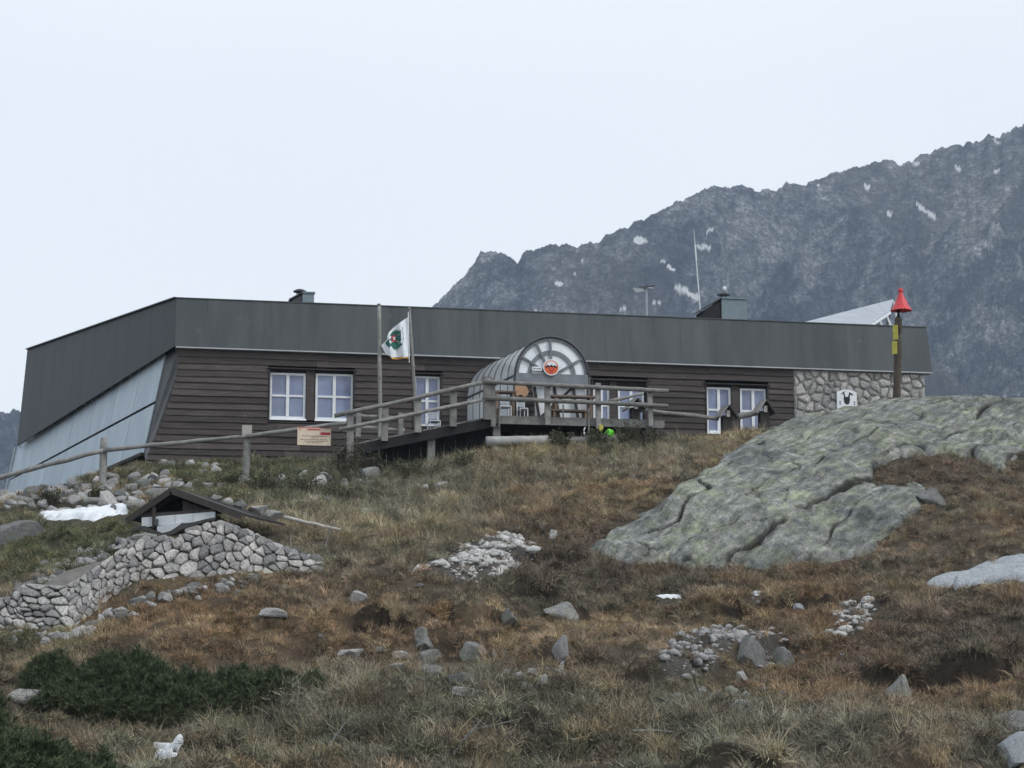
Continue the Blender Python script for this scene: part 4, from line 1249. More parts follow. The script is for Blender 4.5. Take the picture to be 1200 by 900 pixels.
# ------------------------------------------------------------------ signs on the hut
def disc(c, r_, n, out, mname, parent, name, seg=28):
    up = UP
    pts = [c + HU * (r_ * math.cos(2 * math.pi * k / seg)) + up * (r_ * math.sin(2 * math.pi * k / seg)) + HN * out for k in range(seg)]
    return MB().prism(pts, -HN * n).build(name, M[mname], parent)
pxm = lambda px, Y: px * Y / F
rc = fac(646, 430.5, FO + 0.12)
Y0 = rc.y
sg = thing("round_sign", "round orange emblem sign with white rim on the porch gable", "sign", rc)
disc(rc, pxm(9.8, Y0), 0.03, 0.0, 'white', sg, "rim")
disc(rc, pxm(8.4, Y0), 0.02, 0.006, 'orange', sg, "disc")
def sgp(pts, out, m_, name):
    MB().prism([rc + HU * pxm(x, Y0) + UP * pxm(-y, Y0) + HN * out for x, y in pts][::-1], -HN * 0.006).build(name, M[m_], sg)
sgp([(-6.8, -1), (-5.5, -4.5), (-3, -6.8), (0, -7.4), (3, -6.8), (5.5, -4.8), (6.8, -1), (4, -2.6), (2, -1.5), (0.5, -3.4), (-2, -1.6), (-4.4, -3)], 0.012, 'white', "snow_mark")
sgp([(-7.2, 0.8), (-6.8, -1), (-4.4, -3), (-2, -1.6), (0.5, -3.4), (2, -1.5), (4, -2.6), (6.8, -1), (7.2, 0.8), (3, -0.4), (-3, -0.4)], 0.010, 'black', "mountain_mark")
sgp([(-3.6, 0.2), (-1.9, 0.2), (0.6, 6.2), (-0.8, 6.6)], 0.0115, 'redprint', "mark")
sgp([(1.6, 0.2), (4.2, 1.4), (1.2, 5.6), (0.6, 3.4), (2.2, 1.8)], 0.0115, 'redprint', "mark")
pc = fac(629.5, 432, FO + 0.1)
Y1 = pc.y
pl = thing("name_plate", "small white rectangular plate beside the round orange sign", "sign", pc)
def rect_at(c, x0, x1, y0, y1, out, t_, m_, parent, name, yy):
    return MB().prism([c + HU * pxm(x0, yy) + UP * pxm(-y1, yy) + HN * out, c + HU * pxm(x1, yy) + UP * pxm(-y1, yy) + HN * out,
                       c + HU * pxm(x1, yy) + UP * pxm(-y0, yy) + HN * out, c + HU * pxm(x0, yy) + UP * pxm(-y0, yy) + HN * out], -HN * t_).build(name, M[m_], parent)
rect_at(pc, -5.8, 5.8, -2.4, 2.4, 0, 0.02, 'white', pl, "plate", Y1)
for x0, x1 in ((-4.4, -2.8), (-1.8, -1.2), (-0.4, 0.6), (1.4, 2.0), (2.8, 4.4)):
    rect_at(pc, x0, x1, -0.7, 0.8, 0.004, 0.004, 'black', pl, "mark", Y1)
# white arched board with the black axes emblem on the stone facing
ec = fac(992.5, 468, 0.16)
Y2 = ec.y
eb = thing("emblem_board", "white arched board with a black crossed axes emblem on the stone wall", "sign", ec)
def ebp(pts, out, m_, name, t_=0.004):
    MB().prism([ec + HU * pxm(x, Y2) + UP * pxm(-y, Y2) + HN * out for x, y in pts][::-1], -HN * t_).build(name, M[m_], eb)
ebp([(-12.4, 12), (-12.4, -8.6), (-8, -10.6), (-3, -11.7), (0, -12), (3, -11.7), (8, -10.6), (12.4, -8.6), (12.4, 12)], 0, 'white', "board_plate", 0.04)
ebp([(-3.6, -3), (3.4, -3), (3.9, 0), (2.6, 5.4), (-0.4, 6.2), (-3.2, 4.6), (-4.2, 0)], 0.006, 'black', "shield")
ebp([(-8.4, -4.8), (-5, -8.4), (-1.8, -9.8), (-3.2, -8), (-2.2, -5), (-1.8, -2.9), (-3.5, -2.9), (-4.6, -7)], 0.0055, 'black', "axe")
ebp([(1.2, -2.9), (2.8, -6.6), (2.8, -8.6), (4.6, -8.2), (8, -6.0), (7, -4.6), (4.4, -6.0), (3.4, -2.9)], 0.0055, 'black', "axe")
for sx in (-9.6, 8.4):
    ebp([(sx, 2.4), (sx + 1.9, 2.4), (sx + 1.9, 3.8), (sx, 3.8)], 0.006, 'black', "mark")
    ebp([(sx, 5), (sx + 1.9, 5), (sx + 1.9, 6.2), (sx, 6.2)], 0.006, 'black', "mark")

# ------------------------------------------------------------------ terrace deck with its ramp
OFD = 6.0
def zg(p):
    return float(tz_fast(np.array([p.x]), np.array([p.y]))[0])
def D(px, py, off=OFD):
    return fac(px, py, off)
def wob(p, q, r_, **k):
    return MB().log(p, q, r_, **k)

sd0 = (D(574, 489) - CN).dot(HU); sd1 = (D(774, 496) - CN).dot(HU)
deck = thing("wooden_terrace", "weathered wooden terrace with log railings and a ramp before the hut door", "terrace", Vector((*H((sd0 + sd1) / 2, 0, 3.5).xy, deck_z - 0.8)))
npk = 32
for i in range(npk):
    a = sd0 + (sd1 - sd0) * i / npk + 0.008; b_ = sd0 + (sd1 - sd0) * (i + 1) / npk - 0.008
    e = random.uniform(-0.05, 0.03); dz = random.uniform(-0.006, 0.006)
    MB().prism([H(a, deck_z - 0.05 + dz, OFD - 0.05 + e), H(b_, deck_z - 0.05 + dz, OFD - 0.05 + e), H(b_, deck_z + dz, OFD - 0.05 + e), H(a, deck_z + dz, OFD - 0.05 + e)], -HN * (OFD - 0.2)).build("plank", M['greywood'], deck)
MB().prism([H(sd0 - 0.05, deck_z - 0.24, OFD + 0.06), H(sd1 + 0.1, deck_z - 0.24, OFD + 0.06), H(sd1 + 0.1, deck_z - 0.03, OFD + 0.06), H(sd0 - 0.05, deck_z - 0.03, OFD + 0.06)], -HN * 0.09).build("edge_beam", M['greywood'], deck)
for o in (4.4, 2.6, 0.9):
    MB().bar(H(sd0, deck_z - 0.17, o), H(sd1, deck_z - 0.17, o), 0.14, 0.22).build("beam", M['darkwood'], deck)
# ramp
RW = 1.7
ra, rb = D(404, 523), D(574, 490)
ra.z -= 0.02
nrp = 30
bk = -HN * RW
for i in range(nrp):
    a = ra.lerp(rb, i / nrp + 0.002); b_ = ra.lerp(rb, (i + 1) / nrp - 0.002)
    dz = UP * random.uniform(-0.006, 0.006)
    MB().prism([a + dz, b_ + dz, b_ + dz + UP * 0.05, a + dz + UP * 0.05], bk).build("ramp_plank", M['greywood'], deck)
for o in (0.05, -RW + 0.1):
    MB().bar(ra + HN * o - UP * 0.13, rb + HN * o - UP * 0.13, 0.10, 0.26).build("ramp_beam", M['blackwood'], deck)
MB().bar(D(424, 520, OFD + 0.05), D(574, 492.5, OFD + 0.05), 0.05, 0.06).build("ramp_kerb", M['greywood'], deck)
# boarding added under the ramp, black to stand in for the shadow there
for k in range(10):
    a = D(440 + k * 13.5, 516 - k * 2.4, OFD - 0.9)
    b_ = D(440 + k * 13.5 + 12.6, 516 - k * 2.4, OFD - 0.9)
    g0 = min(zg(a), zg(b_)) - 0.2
    MB().prism([Vector((*a.xy, g0)), Vector((*b_.xy, g0)), b_, a], -HN * 0.03).build("shade_board", M['blackwood'], deck)
# posts, front line
def post(px, y0, y1, w_=0.15, m_='greywood', off=OFD + 0.16, ground=False, name="post"):
    a = D(px, y0, off); b_ = D(px, y1, off)
    if ground:
        b_ = Vector((*b_.xy, min(b_.z, zg(b_) - 0.15)))
    o = MB()
    t = random.uniform(-0.02, 0.02)
    o.bar(Vector((a.x + t, a.y, a.z)), Vector((a.x, a.y, b_.z)), w_, w_ * 0.9, HN)
    return o.build(name, M[m_], deck)
post(411, 481, 526, 0.17, ground=True); post(451, 473, 517, 0.16); post(490, 464, 507, 0.17); post(531, 454, 500, 0.17)
post(571, 441.5, 492, 0.19); post(578, 443, 500, 0.12); post(641.5, 449, 498, 0.14); post(701, 449, 503, 0.13); post(762, 455, 500, 0.12)
for px, y0 in ((582, 494), (505, 509), (760, 498)):
    post(px, y0, y0 + 20, 0.2, 'greywood', OFD - 0.15, True, "support")
for px in (470, 545, 640, 690, 720):
    post(px, 512 if px < 560 else 498, 520, 0.16, 'darkwood', OFD - 2.2, True, "support")
for px, y0, y1 in ((645, 476, 494), (660, 474, 490), (690, 478, 512), (585, 470, 500)):
    MB().tube([D(px, y0, OFD + 0.1), D(px, y1, OFD + 0.1)], 0.025, 6).build("baluster", M['greywood'], deck)
# rails
def rail(pts, r_, off=OFD + 0.27, m_='greywood'):
    for (a, b_) in zip(pts[:-1], pts[1:]):
        wob(D(*a, off), D(*b_, off), r_, seg=6, wob=0.18, taper=0.9).build("rail", M[m_], deck, smooth_=True)
rail([(392, 487.5), (575, 446.5)], 0.062)
rail([(398, 503), (575, 466.5)], 0.055)
rail([(566, 447.0), (783, 458.5)], 0.062)
rail([(566, 466), (783, 476)], 0.062, OFD + 0.29)
rail([(713, 470.5), (754, 461)], 0.05, OFD - 0.6)
# rear rails of the ramp and of the terrace
rail([(414, 487), (470, 490)], 0.055, OFD - RW)
rail([(414, 500), (474, 504)], 0.055, OFD - RW)
for px in (420, 446, 470):
    post(px, 484, 512, 0.13, off=OFD - RW + 0.1)
for px in (585, 620, 655, 690, 725):
    pass

# terrace furniture
def bench(px, y, wpx, off, label):
    c = D(px, y, off); half = wpx * c.y / F / 2
    t = thing("wooden_bench", label, "bench", Vector((*c.xy, deck_z + 0.01)), "terrace furniture")
    a, b_ = c - HU * half, c + HU * half
    for k in range(3):
        o = -HN * (0.14 * k)
        MB().bar(a + o, b_ + o, 0.12, 0.045).build("seat_plank", M['brownwood'], t)
    for e in (a.lerp(b_, 0.12), a.lerp(b_, 0.88)):
        for o in (0.0, -0.28):
            q = e + HN * o
            MB().bar(Vector((*q.xy, q.z - 0.025)), Vector((*q.xy, deck_z + 0.01)), 0.07, 0.07, HN).build("leg", M['brownwood'], t)
    return t
bench(672, 464.5, 56, 4.0 if False else 5.3, "brown plank table behind the terrace railing at the right of the porch")
bench(668, 481, 50, 5.6, "low brown plank bench in front of the table on the terrace")
bench(592, 459, 26, 5.0, "brown plank table at the terrace corner left of the porch")
def chair(px, y, wpx, hpx, off, label):
    c = D(px, y, off); k = c.y / F
    w_, h = wpx * k / 2, hpx * k
    t = thing("tube_chair", label, "chair", Vector((*c.xy, deck_z + 0.01)), "terrace furniture")
    zb = deck_z + 0.012
    def q(a, b_, z): return Vector((*(c + HU * a + HN * b_).xy, zb + z))
    MB().tube([q(-w_, 0, 0), q(-w_, 0, h), q(w_, 0, h), q(w_, 0, 0)], 0.018, 6).build("front_frame", M['white'], t)
    MB().tube([q(-w_, -0.4, 0), q(-w_, -0.46, h * 1.9), q(w_, -0.46, h * 1.9), q(w_, -0.4, 0)], 0.018, 6).build("back_frame", M['white'], t)
    MB().box((q(-w_, 0, h) + q(w_, -0.4, h)) / 2, HU * w_, HN * 0.2, UP * 0.02).build("seat", M['steel'], t)
    MB().box((q(-w_, -0.45, h * 1.6) + q(w_, -0.45, h * 1.6)) / 2, HU * w_, HN * 0.012, UP * h * 0.24).build("backrest", M['steel'], t)
chair(592.5, 476, 13, 14, 5.4, "white tube chair at the left corner of the terrace")
chair(614, 478, 9, 12, 5.4, "white tube chair on the terrace below the tan board")
chair(510, 492, 12, 13, 2.2, "white tube chair before the glazed door behind the ramp")
# tan rounded board in the porch mouth
tb = D(611.5, 458, FO + 0.25); k = tb.y / F
tbd = thing("entrance_board", "tan rounded wooden board standing in the porch entrance", "board", Vector((*tb.xy, deck_z)))
shape = [(-7, -8), (-2, -9.5), (3, -8), (7, -4), (8.5, 1), (7, 5), (4, 7), (1, 6.2), (-0.5, 4.6), (-3, 5), (-5.5, 7), (-7.6, 4), (-8, -2)]
MB().prism([tb + HU * (x * k) - UP * (y * k) for x, y in shape][::-1], -HN * 0.06).build("panel", M['tan'], tbd)
MB().bar(tb - UP * 0.1 - HN * 0.05, Vector((*(tb - HN * 0.05).xy, deck_z)), 0.09, 0.06, HN).build("stake", M['darkwood'], tbd)

# ------------------------------------------------------------------ flags
def flagpole(x0, y0, x1, y1, off, r_, label):
    a, b_ = fac(x0, y0, off), fac(x1, y1, off)
    d = (b_ - a).normalized()
    g = zg(b_) - 0.1
    b2 = a + d * ((g - a.z) / d.z)
    t = thing("flagpole", label, "flagpole", b2, "flagpoles by the ramp")
    MB().log(b2, a, r_, seg=10, wob=0.12, taper=0.72).build("pole", M['greywood'], t, smooth_=True)
    MB().lathe(a, [(r_ * 0.85, -0.02), (r_ * 0.9, 0.02), (0.01, 0.05)], 10).build("finial", M['greywood'], t)
    return t
flagpole(444, 357.5, 446, 487, 4.0, 0.065, "taller bare wooden flagpole rising beside the ramp, left of the flag")
flagpole(479.5, 362, 486.5, 472, 4.0, 0.06, "leaning wooden flagpole that carries the white flag")
MB().tube([fac(478.4, 366, 4.12), fac(479.6, 425, 4.12)], 0.012, 5).build("halyard", M['white'], bpy.data.objects["flagpole.001"])
def flag_pt(px, py, o=0.0):
    return fac(px, py, 4.14 + 0.07 * math.sin((478 - px) * 0.42 + py * 0.06) + o)
TOPE = [(478, 371.5), (470, 377), (462, 383), (456, 389), (453.5, 394.5), (454, 397.5), (450.5, 401), (447, 404.5)]
BOTE = [(478.6, 420), (474, 419.5), (470, 420.2), (465, 420.6), (460, 420.2), (457, 417), (452.5, 415.5), (449.5, 410)]
flag = thing("flag", "white flag with a green shield emblem hanging from the leaning pole", "flag", flag_pt(478, 420))
mb = MB(); NVF = 24
def finer(e, n=40):
    q = np.array(e); tq = np.linspace(0, len(e) - 1, n)
    return list(zip(np.interp(tq, np.arange(len(e)), q[:, 0]), np.interp(tq, np.arange(len(e)), q[:, 1])))
TOPE, BOTE = finer(TOPE), finer(BOTE)
for (a, b_) in zip(TOPE, BOTE):
    for j in range(NVF + 1):
        v = j / NVF
        mb.v.append(flag_pt(a[0] + (b_[0] - a[0]) * v, a[1] + (b_[1] - a[1]) * v))
n0 = len(mb.v)
for i in range(len(TOPE) - 1):
    for j in range(NVF):
        k0 = i * (NVF + 1) + j
        mb.f.append((k0, k0 + 1, k0 + NVF + 2, k0 + NVF + 1))
mb.build("cloth", M['flag'], flag, smooth_=True)
def emblem(poly, m_, o, name):
    c = np.mean(poly, 0); q = MB()
    n = len(poly)
    rings = [[(c[0] + (p[0] - c[0]) * f, c[1] + (p[1] - c[1]) * f) for p in poly] for f in (1.0, 0.66, 0.33)]
    for rg in rings:
        q.v += [flag_pt(p[0], p[1], o) for p in rg]
    q.v.append(flag_pt(*c, o))
    for rr in range(2):
        for i in range(n):
            j = (i + 1) % n
            q.f.append((rr * n + i, rr * n + j, (rr + 1) * n + j, (rr + 1) * n + i))
    for i in range(n):
        q.f.append((2 * n + i, 2 * n + (i + 1) % n, 3 * n))
    q.build(name, M[m_], flag, smooth_=True)
emblem([(472, 382.5), (472.6, 390), (473, 398), (471.5, 404), (467, 408), (461.5, 409.3), (456, 407.6), (452.3, 404), (451.5, 401.5), (455, 398), (457.5, 392), (460, 388.5), (466, 386)], 'flaggreen', 0.012, "green_shield")
emblem([(459, 395), (461, 392.5), (464.5, 393), (465.5, 396), (464.5, 400), (461, 400.6), (458.6, 398)], 'redprint', 0.02, "red_mark")
emblem([(460.6, 395), (463.4, 394.5), (463, 398.5), (461.2, 398)], 'flag', 0.026, "white_mark")
for p0, p1 in (((459.5, 400), (457, 404)), ((465, 400), (467.5, 402.8)), ((465.8, 393.5), (467.5, 391.5)), ((465, 387.2), (471.8, 389))):
    emblem([(p0[0], p0[1]), (p1[0], p1[1]), (p1[0] + 0.9, p1[1] - 0.6), (p0[0] + 0.9, p0[1] - 0.6)], 'flag', 0.02, "white_mark")
emblem([(478.5, 417.8), (478.6, 420.2), (474, 419.8), (470, 420.6), (465, 421.2), (459.8, 420.8), (457, 418), (462, 419), (468, 418.6), (474, 417.8)], 'flagorange', 0.012, "orange_hem")

# ------------------------------------------------------------------ fence on the left with its notice board
fl = thing("rail_fence", "single rail log fence crossing before the hut's left end", "fence", P(200, 560, 50.8))
def fpost(px, y0, Y, w_, capped):
    a = P(px, y0, Y); g = zg(a) - 0.2
    MB().log(Vector((a.x, a.y, g)), a, w_, n=9, seg=6, wob=0.1, taper=0.9).build("post", M['greywood'], fl, smooth_=True)
    if capped:
        MB().box(a + Vector((0, 0, -0.13)), HU * 0.125, HN * (w_ * 1.15), UP * 0.16).build("post_cap", M['palewood'], fl)
fpost(122, 513, 51.0, 0.105, False)
fpost(289.5, 500, 50.5, 0.10, True)
fr = [(-70, 578, 51.8), (0, 562, 51.3), (122, 527.5, 50.9), (205, 519.5, 50.7), (289, 511, 50.4), (350, 503.5, 50.1), (406, 495.5, 49.8)]
for a, b_ in ((0, 2), (2, 4), (4, 6)):
    A_0, B_0 = P(*fr[a]), P(*fr[b_])
    MB().log(A_0, B_0, 0.075 if a == 0 else 0.06, seg=9, wob=0.16, taper=0.85).build("rail", M['greywood'], fl, smooth_=True)
nb_c = P(368, 511.5, 49.9)
kk = 49.9 / F
nb = thing("notice_board", "cream notice board with red heading fixed to the log rail", "sign", nb_c - UP * 0.26)
def nbp(x0, x1, y0, y1, o, m_, name, t_=0.004):
    f = nb_c + HN * o
    MB().prism([f + HU * x0 * kk - UP * y1 * kk, f + HU * x1 * kk - UP * y1 * kk, f + HU * x1 * kk - UP * y0 * kk, f + HU * x0 * kk - UP * y0 * kk], -HN * t_).build(name, M[m_], nb)
nbp(-19.5, 20, -11, 10.5, 0, 'cream', "plate", 0.03)
nbp(-19.2, 19.7, -10.8, -10.0, 0.005, 'redprint', "heading_band")
nbp(-17.2, -16.2, -9.4, -6.8, 0.005, 'redprint', "mark")
nbp(-8, 8, -8.8, -7.4, 0.005, 'redprint', "mark")
nbp(7.5, 19.3, -5.2, -2.2, 0.005, 'redprint', "heading_band")
for yy, x0, x1 in ((-0.6, -14, 16), (1.4, -3, 4), (3.6, -16, 17), (5.6, -12, 17), (7.4, -8, 10)):
    x = x0
    while x < x1:
        wl = random.uniform(1.2, 4.2)
        nbp(x, min(x1, x + wl), yy - 0.45, yy + 0.4, 0.005, 'text', "mark")
        x += wl + random.uniform(0.5, 1.1)

# ------------------------------------------------------------------ fence on the right: posts under little gable roofs
frr = thing("roofed_post_fence", "low log fence with small gable-roofed posts before the right windows", "fence", fac(815, 512, 4.8))
OFR = 4.8
def roofed(px, ya, hw, hh, w_):
    a = fac(px, ya, OFR); k = a.y / F
    g = zg(a) - 0.3
    MB().bar(Vector((a.x, a.y, g)), a - UP * hh * k * 0.75, w_, w_, HN).build("post", M['darkwood'], frr)
    for sgn, m_ in ((-1, 'greywood'), (1, 'tar')):
        e = a + HU * (sgn * hw * k) - UP * hh * k
        nrm = (e - a).cross(HN).normalized()
        if nrm.z < 0: nrm = -nrm
        MB().prism([a + HN * 0.28, e + HN * 0.28, e + HN * 0.28 + nrm * 0.05, a + HN * 0.28 + nrm * 0.05], -HN * 0.6).build("roof_board", M[m_], frr)
    MB().box(a - UP * hh * k * 0.62 + HN * 0.16, HU * 0.05, HN * 0.03, UP * 0.09).build("gable_block", M['palewood'], frr)
roofed(743.5, 468.5, 10.5, 13, 0.24); roofed(851, 476.5, 11, 15, 0.26); roofed(894.5, 470.5, 11, 16, 0.26)
MB().log(fac(752, 481, OFR), fac(842, 490.5, OFR), 0.065, seg=7, wob=0.12, taper=0.85).build("rail", M['greywood'], frr, smooth_=True)
MB().log(fac(852, 490.5, OFR), fac(890, 483.5, OFR), 0.085, seg=6, wob=0.12, taper=0.9).build("rail", M['greywood'], frr, smooth_=True)
MB().bar(Vector((*fac(758, 486, OFR).xy, zg(fac(758, 486, OFR)) - 0.2)), fac(758, 484, OFR), 0.2, 0.2, HN).build("post", M['darkwood'], frr)

# small things under the terrace
lg = D(570, 517, OFD + 0.35), D(642, 516, OFD + 0.35)
t = thing("concrete_beam", "pale grey concrete beam lying below the terrace edge", "beam", Vector((*((lg[0] + lg[1]) / 2).xy, zg((lg[0] + lg[1]) / 2))))
MB().log(lg[0], lg[1], 0.13, n=10, seg=6, wob=0.06, taper=1.0).build("shaft", M['concrete'], t, smooth_=True)
lg = D(640, 520, OFD + 0.4), D(736, 512, OFD + 0.2)
t = thing("fallen_log", "grey barkless log lying in the grass below the terrace", "log", Vector((*((lg[0] + lg[1]) / 2).xy, zg((lg[0] + lg[1]) / 2))))
MB().log(lg[0], lg[1], 0.12, n=10, seg=6, wob=0.1, taper=0.8).build("trunk", M['greywood'], t, smooth_=True)
wc = fac(764, 501, 4.4); k = wc.y / F
t = thing("old_tyre", "small black tyre leaning by the wall right of the terrace", "tyre", wc - UP * 0.14)
prf = MB()
for i in range(20):
    th = 2 * math.pi * i / 20
    for j in range(8):
        ph = 2 * math.pi * j / 8
        rr = 0.115 + 0.04 * math.cos(ph)
        prf.v.append(wc + HU * (rr * math.cos(th)) + UP * (rr * math.sin(th)) + HN * (0.05 * math.sin(ph)))
for i in range(20):
    for j in range(8):
        i2, j2 = (i + 1) % 20, (j + 1) % 8
        prf.f.append((i * 8 + j, i2 * 8 + j, i2 * 8 + j2, i * 8 + j2))
prf.build("tread", M['rubber'], t, smooth_=True)
MB().prism([wc + HU * (0.08 * math.cos(2 * math.pi * i / 16)) + UP * (0.08 * math.sin(2 * math.pi * i / 16)) for i in range(16)], -HN * 0.03).build("hub", M['darkmetal'], t)
# crumpled lime green sheet
def crumple(name, c, rx, rz, m_, label, cat, seed):
    r_ = np.random.default_rng(seed); mb = MB()
    nu, nv = 12, 8
    for j in range(nv + 1):
        ph = math.pi * j / nv
        for i in range(nu):
            th = 2 * math.pi * i / nu
            f = r_.uniform(0.65, 1.12)
            mb.v.append(c + Vector((rx * f * math.sin(ph) * math.cos(th), rx * 0.7 * f * math.sin(ph) * math.sin(th), rz * f * math.cos(ph))))
    for j in range(nv):
        for i in range(nu):
            i2 = (i + 1) % nu
            mb.f.append((j * nu + i, (j + 1) * nu + i, (j + 1) * nu + i2, j * nu + i2))
    return tag(mb.build(name, M[m_], None, c), label, cat)
crumple("plastic_bag", D(714, 507.5, OFD + 0.5), 0.13, 0.11, 'lime', "crumpled bright lime green plastic below the terrace", "bag", 4)
crumple("plastic_scrap", D(704, 501.5, OFD + 0.42), 0.07, 0.1, 'yellow', "small yellowish scrap left of the lime green plastic", "litter", 6)
c = D(686, 505, OFD + 0.5)
t = thing("white_ribbon", "thin curved white strip hanging in the grass below the terrace", "ribbon", c - UP * 0.15)
MB().tube([c + UP * 0.1, c + UP * 0.03 - HU * 0.04, c - UP * 0.06 - HU * 0.035, c - UP * 0.13 + HU * 0.01], [0.014, 0.02, 0.02, 0.012], 6).build("strip", M['white'], t)

# ------------------------------------------------------------------ on the roof: turbine, mast, solar array
tq = fac(757.5, 338, -4.0); g0 = Z_TOP - 0.1
t = thing("wind_turbine", "small three-bladed wind turbine on a thin mast above the roof", "turbine", Vector((*tq.xy, g0)))
MB().tube([Vector((*tq.xy, g0)), tq], [0.035, 0.03], 8).build("mast", M['steel'], t)
MB().tube([tq - HU * 0.12 + UP * 0.02, tq + HU * 0.22 + UP * 0.0], [0.05, 0.03], 8).build("nacelle", M['steel'], t)
for ex, ez in ((0.30, 0.06), (-0.26, -0.01), (-0.07, 0.42)):
    q1 = tq - HU * 0.02 + HN * 0.12 + UP * 0.02
    MB().quadslab(q1 - UP * 0.025, q1 + HU * ex + UP * (ez - 0.015), q1 + HU * ex + UP * (ez + 0.02), q1 + UP * 0.035, 0.015).build("blade", M['darkmetal'], t)
MB().quadslab(tq + HU * 0.0 - HN * 0.2 - UP * 0.05, tq - HU * 0.3 - HN * 0.2 - UP * 0.12, tq - HU * 0.42 - HN * 0.2 + UP * 0.05, tq - HU * 0.05 - HN * 0.2 + UP * 0.02, 0.01).build("tail_vane", M['steel'], t)
a, b_ = fac(819.5, 350, -4.0), fac(813, 268, -4.0)
ds = (b_ - a).normalized(); a2 = a + ds * ((g0 - a.z) / ds.z)
t = thing("antenna_mast", "tall thin white antenna mast rising behind the roof edge", "antenna", a2)
MB().tube([a2, a.lerp(b_, 0.55)], [0.022, 0.018], 8).build("pole", M['white'], t)
MB().tube([a.lerp(b_, 0.55), a.lerp(b_, 0.76)], [0.028, 0.026], 8).build("collinear_tube", M['white'], t)
MB().tube([a.lerp(b_, 0.76), b_], [0.014, 0.006], 6).build("whip", M['white'], t)
q = a.lerp(b_, 0.76)
MB().tube([q, q + HU * 0.16 + UP * 0.02], 0.014, 5).build("side_arm", M['white'], t)

SA, SB_, SD = fac(934, 379.5, -3.0), fac(1047, 350.5, -4.4), fac(1015, 382.5, -1.2)
pn = (SB_ - SA).cross(SD - SA).normalized()
if pn.z < 0: pn = -pn
_a, _b = ray(1043, 364); dd = Vector((_a, 1, _b)); SC_ = dd * (SA.dot(pn) / dd.dot(pn))
t = thing("solar_array", "tilted pale solar panel array on the roof beside the red-capped post", "solar panel", Vector((*((SA + SD) / 2).xy, Z_TOP - 0.1)))
nSp = 6
for i in range(nSp):
    a, b_ = i / nSp + 0.0012, (i + 1) / nSp - 0.0012
    q = [SA.lerp(SB_, a), SA.lerp(SB_, b_), SD.lerp(SC_, b_), SD.lerp(SC_, a)]
    o = MB(); o.prism(q, pn * -0.05); o.build("panel", M['solar'], t)
MB().bar(SD - pn * 0.07, SC_ - pn * 0.07, 0.06, 0.08).build("frame_rail", M['white'], t)
MB().bar(SA - pn * 0.08, SB_ - pn * 0.08, 0.06, 0.06).build("frame_rail", M['white'], t)
for f, dx in ((0.55, 0.25), (0.85, 0.35)):
    top_ = SD.lerp(SC_, f) - pn * 0.1
    MB().bar(top_, Vector((*(top_ + HU * dx).xy, Z_TOP - 0.05)), 0.06, 0.06, HN).build("leg", M['white'], t)
top_ = SC_ - pn * 0.1
MB().bar(top_, Vector((*(top_ - HU * 0.35).xy, Z_TOP - 0.05)), 0.05, 0.05, HN).build("leg", M['darkmetal'], t)
MB().bar(SB_ - pn * 0.1, Vector((*(SB_ + HU * 0.3).xy, Z_TOP - 0.05)), 0.06, 0.06, HN).build("leg", M['white'], t)

# ------------------------------------------------------------------ red-capped marker post on the outcrop
YM = 51.6; k = YM / F
a, b_ = P(1050, 461, YM), P(1053.5, 366, YM)
t = thing("marker_post", "dark wooden post with a scalloped red cone cap and two yellow plates", "post", a)
MB().log(a - UP * 0.35, b_ + UP * 0.1, 0.115, n=10, seg=9, wob=0.1, taper=0.82).build("shaft", M['bark'], t, smooth_=True)
ap = P(1055.5, 342, YM)
cap = MB(); nS = 40; RB_ = 12.6 * k
cap.v.append(ap + UP * 0.02)
rings = [(0.16, 0.03), (0.5, 0.5), (0.8, 0.86), (1.0, 1.0)]
hc = 22 * k
for fr_, fz in rings:
    for i in range(nS):
        th = 2 * math.pi * i / nS
        sag = 0.035 * abs(math.sin(th * 9)) if fz == 1.0 else 0
        cap.v.append(ap + Vector((RB_ * fr_ * math.cos(th), RB_ * fr_ * math.sin(th), -hc * fz - sag)))
for i in range(nS):
    i2 = (i + 1) % nS
    cap.f.append((0, 1 + i, 1 + i2))
    for q in range(3):
        cap.f.append((1 + q * nS + i, 1 + (q + 1) * nS + i, 1 + (q + 1) * nS + i2, 1 + q * nS + i2))
cp = cap.build("cap", M['red'], t)
MB().lathe(ap, [(0.01, 0.11), (0.055, 0.09), (0.075, 0.04), (0.06, -0.01), (0.05, -0.04)], 14).build("finial", M['red'], cp, smooth_=True)
for y0, y1, xx in ((381, 398, 1050.2), (400, 415, 1049.2)):
    p0, p1 = P(xx, y0, YM - 0.12), P(xx, y1, YM - 0.12)
    side = Vector((-0.42, -0.9, 0)).normalized()
    out_ = Vector((-0.9, 0.42, 0))
    c = (p0 + p1) / 2
    MB().box(c + Vector((-0.02, 0, 0)), Vector((0.062, -0.03, 0)), Vector((0.006, 0.014, 0)), UP * ((p0.z - p1.z) / 2)).build("yellow_plate", M['yellow'], t)

